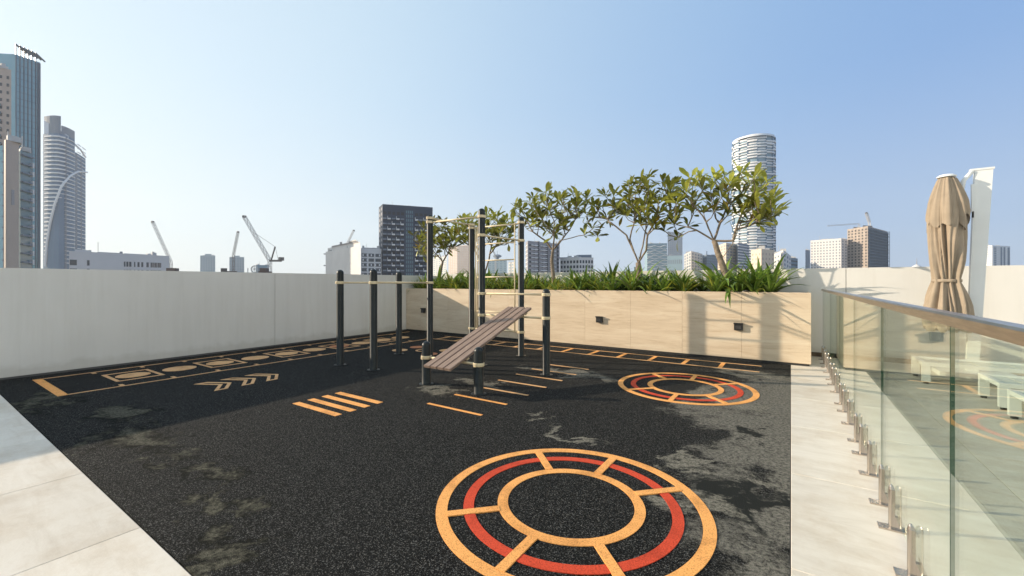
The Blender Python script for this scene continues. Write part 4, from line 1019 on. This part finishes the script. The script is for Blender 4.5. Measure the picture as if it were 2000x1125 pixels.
# 6 hazy towers behind the left wall
def simple(name, label, cat, H, pts, depth, body, wins, group='buildings on the skyline', wm='dark_glass', z0=None, pent=None, band=None):
    t, fp, c = building(name, label, cat, H, pts, depth, body, group)
    zb = -6 if z0 is None else z0
    m = MB()
    faces = list(zip(fp, fp[1:]))
    for (a, b), (cols, rows, fw, fh) in zip(faces, wins):
        if cols: face_grid(m, a, b, zb, H-1.5, cols, rows, fw, fh, 0.08, 0.1)
    if m.v: part(t, c, m, 'windows', wm, kind='stuff')
    if band:
        m = MB()
        for (a, b), bd in zip(faces, band):
            if bd: face_grid(m, a, b, zb, H-1.5, *bd[:4], bd[4], 0.1)
        part(t, c, m, 'balconies', 'balcony_white', kind='stuff')
    if pent:
        for u0, u1, h, mt_ in pent: roofbox(t, c, fp, H, u0, u1, h, mt_, 6)
    return t, fp, c
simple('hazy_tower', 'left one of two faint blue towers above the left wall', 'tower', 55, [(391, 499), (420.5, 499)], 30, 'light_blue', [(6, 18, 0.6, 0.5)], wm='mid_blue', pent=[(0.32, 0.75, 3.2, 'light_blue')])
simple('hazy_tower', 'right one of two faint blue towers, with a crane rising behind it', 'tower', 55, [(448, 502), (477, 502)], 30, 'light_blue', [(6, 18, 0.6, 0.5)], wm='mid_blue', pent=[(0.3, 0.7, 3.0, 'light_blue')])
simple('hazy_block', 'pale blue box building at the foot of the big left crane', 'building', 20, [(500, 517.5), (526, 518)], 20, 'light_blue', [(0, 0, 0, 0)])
t = thing('rooftop_machine', 'small rooftop machine with round open wheel above the left wall', 'rooftop machine', spot(497, 140, GZ))
c = spot(497, 140, GZ); m = MB(); m.box(c.x-2, c.x+1.6, c.y-1, c.y+1, GZ, 3.9); part(t, c, m, 'stand', 'grey_render')
m = MB(); pr = None; rt = Vector((CY, SY, 0))
for k in range(17):
    a = 2*math.pi*k/16; p = c+rt*1.1*math.cos(a)+Vector((0, 0, 6.1-GZ*1+1.1*math.sin(a)-c.z*0)) ; p.z = 6.0+1.1*math.sin(a)
    if pr is not None: m.tube([pr, p], 0.18, 5)
    pr = p
for k in range(4):
    a = math.pi*k/4; p = c+rt*1.1*math.cos(a); q = c-rt*1.1*math.cos(a); p.z = 6.0+1.1*math.sin(a); q.z = 6.0-1.1*math.sin(a); m.tube([p, q], 0.08, 5)
part(t, c, m, 'wheel', 'pale_render')
m = MB(); 
for dx in (-2.2, 1.3, 1.8): m.tube([c+rt*dx+Vector((0, 0, 0-GZ)), c+rt*dx+Vector((0, 0, 6.4-GZ))], 0.12, 5)
for v in m.v: pass
part(t, c, m, 'mast', 'grey_render')
for px, w_, lab in ((340, 11, 'small dark roof hump showing above the left wall beside the white building'), (518, 8, 'small dark roof hump showing above the left wall below the big crane')):
    p = spot(px, 90, GZ); m = MB(); n = 10
    pts = [p+rt*(w_*0.11*(2*k/(n-1)-1)*1.0) for k in range(n)]
    rw = w_*0.11
    m = MB(); m.box(-rw, rw, -1, 1, 0, 3.9-GZ); m.prism([(-rw*0.8, -0.9), (rw*0.8, -0.9), (rw*0.3, 0.9), (-rw*0.3, 0.9)], 3.9-GZ, 4.6-GZ)
    o = m.build('roof_house', 'roof_brown', loc=p); o.rotation_euler = (0, 0, R(YAW)); tag(o, lab, 'roof')
p = spot(442, 100, 0)
m = MB(); a = spot(431, 100); b = spot(452, 100); m.obox((a.x, a.y, GZ), (b-a), Vector((0.5, 1, 0)), (0, 0, 4.25-GZ)); m.obox((a.x, a.y, 4.25), (b-a)*0.08, Vector((0.5, 1, 0)), (0, 0, 0.7))
o = m.build('roof_canopy', 'crane_dark'); tag(o, 'thin dark canopy edge above the left wall between the faint blue towers', 'roof')

# cranes
def lattice(m, a, b, w_, n_):
    a, b = Vector(a), Vector(b); d = (b-a).normalized(); s1 = d.cross(Vector((0, 0, 1)));
    s1 = s1.normalized() if s1.length > 0.1 else Vector((1, 0, 0)); s2 = d.cross(s1).normalized()
    cs = [s1*w_/2+s2*w_/2, -s1*w_/2+s2*w_/2, -s1*w_/2-s2*w_/2, s1*w_/2-s2*w_/2]
    for c_ in cs: m.tube([a+c_, b+c_], w_*0.10, 4)
    for k in range(n_):
        p = a.lerp(b, k/n_); q = a.lerp(b, (k+1)/n_)
        for i in range(4):
            c0, c1 = cs[i], cs[(i+1) % 4]
            m.tube([p+c0, q+c1] if k % 2 else [p+c1, q+c0], w_*0.06, 4)
def luffing(label, base_px, base_py, d, tip_px, tip_py, w_=2.2, cw=None, mat_='crane_white', counter=True, mast=True):
    base = spot(base_px, d, EYE+(HY-base_py)*d/FX); tip = spot(tip_px, d, EYE+(HY-tip_py)*d/FX)
    t = thing('tower_crane', label, 'crane', (base.x, base.y, GZ), 0, 'tower cranes on the skyline'); c = Vector((base.x, base.y, GZ))
    m = MB(); lattice(m, base, tip, w_, 16); part(t, c, m, 'jib', mat_)
    m = MB(); lattice(m, (base.x, base.y, GZ), base, w_, 14); part(t, c, m, 'mast', mat_)
    m = MB(); m.box(tip.x-w_*0.5, tip.x+w_*0.5, tip.y-w_*0.5, tip.y+w_*0.5, tip.z-w_*0.4, tip.z+w_*0.4); part(t, c, m, 'jib_head', 'crane_dark')
    sgn = 1 if tip_px < base_px else -1
    if counter:
        e = base+rt*sgn*w_*3.2; m = MB(); m.obox(base-rt*sgn*w_*0.3+Vector((0, 0, -w_*0.4)), rt*sgn*w_*3.6, Vector((0.5, 1, 0))*w_, (0, 0, w_*0.7)); m.obox(e+Vector((0, 0, 0)), rt*sgn*w_*0.9, Vector((0.5, 1, 0))*w_, (0, 0, w_*1.3)); part(t, c, m, 'counter_jib', 'crane_dark')
        a = base+rt*sgn*w_*2.0+Vector((0, 0, w_*5.2)); m = MB(); m.tube([base+rt*sgn*w_*0.5, a], w_*0.28, 5); part(t, c, m, 'a_frame', 'crane_dark')
        m = MB(); m.tube([a, tip.lerp(base, 0.35)], w_*0.06, 4); m.tube([a, e], w_*0.06, 4); part(t, c, m, 'tie_rope', 'crane_dark')
    return t
luffing('luffing crane rising steeply left of the first faint blue tower', 334, 512, 420, 298, 433, 1.9, counter=False)
luffing('short steep crane boom standing over the right faint blue tower', 456, 498, 420, 465, 453, 1.6, counter=False, mat_='crane_dark')
luffing('largest luffing crane with counterweight above the left wall', 527, 509, 330, 477, 423, 2.1)
luffing('small faint crane behind the white blank-sided block', 677, 478, 600, 691, 450, 2.0, counter=False)
luffing('faint crane between the exercise frame posts', 968, 500, 700, 962, 488, 2.2, counter=False)

# 7 middle skyline, seen through the posts
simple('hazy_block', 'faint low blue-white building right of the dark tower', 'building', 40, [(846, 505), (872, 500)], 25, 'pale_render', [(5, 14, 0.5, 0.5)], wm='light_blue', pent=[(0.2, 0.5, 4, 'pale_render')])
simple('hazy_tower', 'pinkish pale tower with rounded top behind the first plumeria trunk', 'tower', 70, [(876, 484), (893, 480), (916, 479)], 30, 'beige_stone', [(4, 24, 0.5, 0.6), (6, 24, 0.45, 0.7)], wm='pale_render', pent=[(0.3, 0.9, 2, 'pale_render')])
t, fp, c = simple('water_tank_building', 'light blue building with a round roof tank seen through the stall ladder', 'building', 50, [(953, 508), (990, 507)], 25, 'light_blue', [(5, 14, 0.6, 0.4)], wm='mid_blue')
m = MB(); q = (fp[0]+fp[1])/2*1.02; m.lathe([(7, 50), (7, 52), (3.5, 52.2), (3.5, 55), (9, 57), (9.5, 60), (6, 62), (0.4, 63), (0.4, 70)], 16, q.x, q.y); part(t, c, m, 'roof_tank', 'slate')
simple('hazy_block', 'small pale building just left of the grey flats', 'building', 35, [(993, 513), (1004, 512)], 20, 'pale_render', [(2, 8, 0.5, 0.5)], wm='light_blue')
t, fp, c = simple('apartment_block', 'grey eleven-storey flats with stacked white balconies behind the middle plumeria', 'building', 33, [(1027, 474), (1031, 470), (1093, 476.5)], 18, 'grey_render', [(0, 0, 0, 0), (8, 15, 0.42, 0.5)],
    band=[(1, 15, 1.0, 0.18, 0.3), None], pent=[(0.1, 0.5, 1.2, 'grey_render'), (0.6, 0.72, 1.8, 'pale_render')], z0=-16)
A, B = fp[1], fp[2]; m = MB()
for a in (0.09, 0.37, 0.66): face_grid(m, A.lerp(B, a), A.lerp(B, a+0.20), -16, 31.5, 1, 15, 0.95, 0.2, 1.0, 0.1)
part(t, c, m, 'balconies', 'balcony_white', kind='stuff')
m = MB()
for a in (0.32, 0.60, 0.92): m.obox(A.lerp(B, a)+Vector((0, 0, GZ)), (B-A)*0.012, -(Vector((A.x, A.y, 0)).normalized())*0.8, (0, 0, 33.5-GZ))
part(t, c, m, 'dark_pier', 'charcoal')
t, fp, c = simple('apartment_block', 'low white building with a flat dark roof right of the grey flats', 'building', 22, [(1094, 504), (1131, 502.5), (1159, 503)], 16, 'white_render', [(6, 9, 0.6, 0.55), (5, 9, 0.6, 0.6)], z0=-16)
roofbox(t, c, fp, 22, -0.02, 0.6, 0.8, 'slate', 10); roofbox(t, c, fp, 22.2, 0.5, 0.95, 2.4, 'slate', 9)
t, fp, c = simple('wave_glass_tower', 'pale blue glass building with wavy white bands beside the thick forked trunk', 'tower', 60, [(1259, 477), (1264, 475.5), (1303, 475)], 25, 'light_blue', [(0, 0, 0, 0), (0, 0, 0, 0)], wm='mid_blue')
A, B = fp[1], fp[2]; m = MB(); nr2 = -Vector((A.x, A.y, 0)).normalized()
for r_ in range(17):
    for k in range(12):
        p = A.lerp(B, k/12); q = A.lerp(B, (k+1)/12); dz = lambda kk: 0.9*math.sin(kk*1.05+(0 if r_ % 2 else 3.1))
        p = p+nr2*0.5; q = q+nr2*0.5; p.z = -2+r_*3.6+dz(k); q.z = -2+r_*3.6+dz(k+1)
        if q.z < 60: m.tube([p, q], 0.38, 4)
part(t, c, m, 'wave_bands', 'balcony_white', kind='stuff')
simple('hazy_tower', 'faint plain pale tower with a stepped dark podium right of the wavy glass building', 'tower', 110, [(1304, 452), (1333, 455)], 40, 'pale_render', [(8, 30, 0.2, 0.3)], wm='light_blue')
simple('podium_block', 'low grey block with a dark roof line below the faint plain tower', 'building', 45, [(1303, 500), (1333, 499)], 25, 'light_blue', [(8, 3, 0.5, 0.4)], wm='slate', pent=[(0.0, 1.0, 1.5, 'slate')])
t, fp, c = simple('unfinished_building', 'grey unfinished concrete building behind the plants left of the last plumeria', 'building', 42, [(1336, 497), (1350, 490), (1372, 496)], 25, 'pale_render', [(3, 12, 0.5, 0.6), (4, 12, 0.55, 0.6)], wm='slate', pent=[(0.1, 0.4, 4, 'pale_render'), (0.55, 0.8, 3, 'light_blue')])
t, fp, c = simple('unfinished_building', 'blue-netted building site with scaffold decks behind the last plumeria trunk', 'building', 42, [(1370, 499), (1380, 497), (1402, 500)], 25, 'slate', [(3, 12, 0.5, 0.5), (6, 12, 0.7, 0.3)], wm='light_blue', pent=[(0.3, 0.35, 7, 'slate'), (0.6, 0.9, 2, 'mid_blue')])
simple('apartment_block', 'pale balconied flats between the trunks of the last plumeria', 'building', 48, [(1402, 480), (1418, 474), (1437, 477)], 20, 'cream_render', [(3, 15, 0.6, 0.5), (3, 15, 0.7, 0.5)], wm='grey_render')
t, fp, c = simple('apartment_block', 'grey flats with continuous balconies right of the last plumeria trunk', 'building', 48, [(1437, 478), (1441, 474), (1463, 478)], 20, 'slate', [(0, 0, 0, 0), (4, 16, 0.8, 0.5)], band=[None, (1, 16, 1.0, 0.28, 0.8)])

# 8 round white tower
Rr = 26.0; D1 = 560.0
ctr = spot(1471.5, D1+Rr*0.2, 0); c = Vector((ctr.x, ctr.y, GZ)); Ht = EYE+(HY-271)*D1/FX
t = thing('round_tower', 'tall round white tower with stacked curved balconies behind the last plumeria', 'tower', c, 0, 'buildings on the skyline')
ob = lambda a, r: (math.cos(a)*r, math.sin(a)*r*0.86)
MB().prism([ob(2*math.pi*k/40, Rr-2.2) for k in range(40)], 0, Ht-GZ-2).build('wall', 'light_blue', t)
m = MB(); mb2 = MB(); fl = 3.55; nf = int((Ht+2)/fl)
nsec = 14
for f_ in range(nf):
    for s_ in range(nsec):
        if random.Random(f_*31+(s_//2)*7).random() < 0.13: continue
        sh = [0, 0.28, 0.5, 0.2, 0.6, 0.35][s_ % 6]*fl*0.8
        z = -4-GZ+f_*fl+sh
        rad = Rr-(0.0 if (f_+s_*2) % 3 else 1.2)
        hh = 0.7 if (f_*3+s_*5) % 6 == 0 else 1.75
        if (f_+s_//2) % 9 == 4: hh = 2.3
        for q in range(3):
            a0 = 2*math.pi*(s_+q/3)/nsec; a1 = 2*math.pi*(s_+(q+1)/3)/nsec
            p, r_ = ob(a0, rad), ob(a1, rad); p2, r2 = ob(a0, rad-2.4), ob(a1, rad-2.4)
            if z+hh < Ht-GZ: m.prism([p, r_, r2, p2], z, z+hh)
m.build('balconies', 'balcony_white', t, kind='stuff')
m = MB(); 
for s_ in range(nsec):
    a0 = 2*math.pi*s_/nsec; p = ob(a0-0.02, Rr-0.4); q = ob(a0+0.02, Rr-0.4); p2 = ob(a0-0.02, Rr-3); q2 = ob(a0+0.02, Rr-3); m.prism([p, q, q2, p2], 0, Ht-GZ-1)
m.build('pier', 'mid_blue', t)
MB().lathe([(Rr-1, Ht-GZ-2.2), (Rr-1, Ht-GZ+0.3), (Rr*0.6, Ht-GZ+3.5), (0.01, Ht-GZ+5)], 40).build('roof', 'balcony_white', t, smooth=True)

# 9 right side
t, fp, c = simple('villa_block', 'group of cream low-rise flats at the foot of the round white tower', 'building', 22, [(1467, 489), (1487, 486), (1512, 488)], 18, 'cream_render', [(3, 9, 0.35, 0.45), (4, 9, 0.3, 0.45)], pent=[(0.25, 0.5, 1.6, 'cream_render'), (0.6, 0.8, 1.2, 'white_render')], wm='beige_stone')
simple('villa_block', 'white low-rise flats right of the cream group below the round tower', 'building', 22, [(1512, 496), (1530, 488), (1545, 500)], 16, 'white_render', [(3, 9, 0.4, 0.4), (3, 9, 0.4, 0.5)], wm='slate', pent=[(0.2, 0.6, 2, 'white_render')])
simple('office_block', 'small dark glass building just right of the white low-rise flats', 'building', 30, [(1543, 503), (1558, 505)], 16, 'mid_blue', [(4, 8, 0.8, 0.35)], wm='charcoal')
simple('hazy_block', 'faint grey slab left of the white patterned apartment block', 'building', 60, [(1573, 488), (1582, 489)], 16, 'slate', [(0, 0, 0, 0)])
t, fp, c = simple('apartment_block', 'bright white apartment block patterned with small square windows', 'building', 50, [(1583, 470), (1643, 465.5), (1655, 467)], 22, 'white_render', [(10, 16, 0.42, 0.48), (2, 16, 0.4, 0.45)], wm='slate', pent=[(0.3, 0.5, 1.5, 'white_render'), (0.75, 0.95, 1.5, 'white_render')], z0=-2)
t, fp, c = simple('unfinished_building', 'bare concrete tower under construction with dark scaffolded right side and hoist', 'building', 62, [(1655, 448), (1695, 441.5), (1733, 452)], 22, 'raw_concrete', [(6, 20, 0.42, 0.5), (8, 20, 0.8, 0.62)], wm='charcoal', z0=-4)
A, B = fp[1], fp[2]; m = MB(); face_grid(m, A, B, -4, 60.5, 1, 20, 1.04, 0.12, 1.3, 0.2); face_grid(m, A, B, -4, 60.5, 12, 1, 0.06, 1.0, 1.4, 0.2); part(t, c, m, 'scaffold', 'slate', kind='stuff')
roofbox(t, c, fp, 62, 0.15, 0.42, 3.5, 'raw_concrete', 8); roofbox(t, c, fp, 62, 0.38, 0.62, 6, 'raw_concrete', 8)
p = spot(1736, 490); m = MB(); lattice(m, (p.x, p.y, GZ), (p.x, p.y, EYE+(HY-452)*490/FX), 1.4, 20); part(t, c, m, 'hoist_mast', 'slate')
base = spot(1696, 520, EYE+(HY-440)*520/FX); tip = spot(1693, 520, EYE+(HY-416)*520/FX)
luffing('crane standing on top of the concrete tower under construction', 1698, 434, 520, 1692, 416, 2.0, counter=False, mat_='crane_white')
base = spot(1678, 700, EYE+(HY-437)*700/FX)
t = thing('tower_crane', 'faint flat-top crane reaching left from behind the concrete tower', 'crane', (base.x, base.y, GZ), 0, 'tower cranes on the skyline'); c = Vector((base.x, base.y, GZ))
m = MB(); lattice(m, (base.x, base.y, GZ), base, 2.0, 16); part(t, c, m, 'mast', 'crane_white')
m = MB(); lattice(m, base, spot(1616, 700, EYE+(HY-441)*700/FX), 1.6, 20); part(t, c, m, 'jib', 'crane_white')
t, fp, c = simple('hotel_block', 'white ribbed tower block between the umbrella mast and the right picture edge', 'building', 58, [(1917, 481), (1938, 479), (1973, 481)], 22, 'balcony_white', [(4, 18, 0.6, 0.3), (0, 0, 0, 0)], wm='slate')
A, B = fp[1], fp[2]; m = MB()
for a, b in ((0.1, 0.22), (0.45, 0.55), (0.62, 0.72), (0.85, 0.97)): face_grid(m, A.lerp(B, a), A.lerp(B, b), -6, 56, 1, 1, 1, 1, 0.1, 0.1)
part(t, c, m, 'dark_strip', 'slate')
m = MB(); face_grid(m, A.lerp(B, 0.1), A.lerp(B, 0.45), -6, 56, 1, 18, 1, 0.35, 0.4, 0.1); part(t, c, m, 'balconies', 'white_render', kind='stuff')
p = spot(1790.5, 300, GZ); t = thing('domed_building', 'tiny white dome with spire peeking over the back wall', 'building', p)
MB().lathe([(3.2, 0), (3.2, 12.0-GZ), (2.6, 13.0-GZ), (1.0, 14.2-GZ), (0.1, 14.6-GZ)], 14).build('dome', 'white_render', t, smooth=True)
MB().lathe([(0.3, 14.3-GZ), (0.05, 19.5-GZ)], 6).build('spire', 'grey_render', t)

rr_ = random.Random(5)
for o in [q for q in bpy.data.objects if q.parent is None and q.get('category') in ('building', 'tower') and q.type == 'EMPTY']:
    w_ = next((q for q in o.children if q.name.startswith('wall')), None)
    if not w_ or o.name.startswith(('curved', 'round', 'glass')): continue
    zs = max(v.co.z for v in w_.data.vertices); top = [v.co for v in w_.data.vertices if v.co.z > zs-0.01]; cx = sum((v for v in top), Vector())/len(top)
    m = MB()
    for k in range(5):
        v = top[rr_.randrange(len(top))]; p = cx.lerp(v, rr_.uniform(0.1, 0.8)); a, h = rr_.uniform(0.6, 1.8), rr_.uniform(0.7, 2.2)
        m.box(p.x-a, p.x+a, p.y-a*0.7, p.y+a*0.7, zs, zs+h)
    v = cx.lerp(top[0], 0.5); m.tube([(v.x, v.y, zs), (v.x, v.y, zs+rr_.uniform(3, 6))], 0.12, 5)
    m.build('roof_units', 'pale_render', o, kind='stuff')
# unseen pale tower, added right of the terrace to brighten the left wall
t = thing('residential_tower', 'cream residential tower standing right of the terrace, outside the picture', 'tower', (13, 0, GZ))
MB().box(0, 18, -34, 12, 0, 95).build('wall', 'tower_front', t)
m = MB()
for f_ in range(17):
    for k in range(9): m.box(-0.05, 0.05, -32.4+k*4.9, -32.4+k*4.9+2.2, 35.5+f_*3.4, 35.5+f_*3.4+1.7)
m.build('windows', 'blue_glass', t, kind='stuff')
m = MB()
for f_ in range(17):
    for k in range(9): m.box(-1.1, 0, -32.9+k*4.9, -32.9+k*4.9+3.2, 34.6+f_*3.4, 34.6+f_*3.4+0.18)
m.build('balconies', 'balcony_white', t, kind='stuff')
for o in list(bpy.data.objects):
    if '_c' in o: del o['_c']

# ------------------------------------------------------------ haze
hm = bpy.data.materials.new('haze'); hm.use_nodes = True; n = hm.node_tree.nodes; n.remove(n['Principled BSDF'])
pv = n.new('ShaderNodeVolumePrincipled'); pv.inputs['Color'].default_value = (0.93, 0.96, 1.0, 1); pv.inputs['Density'].default_value = 0.00022; pv.inputs['Anisotropy'].default_value = 0.3
hm.node_tree.links.new(pv.outputs[0], n['Material Output'].inputs['Volume'])
MB().box(-1300, 1300, -700, 1300, GZ-3, 205).build('haze', hm, kind='stuff')
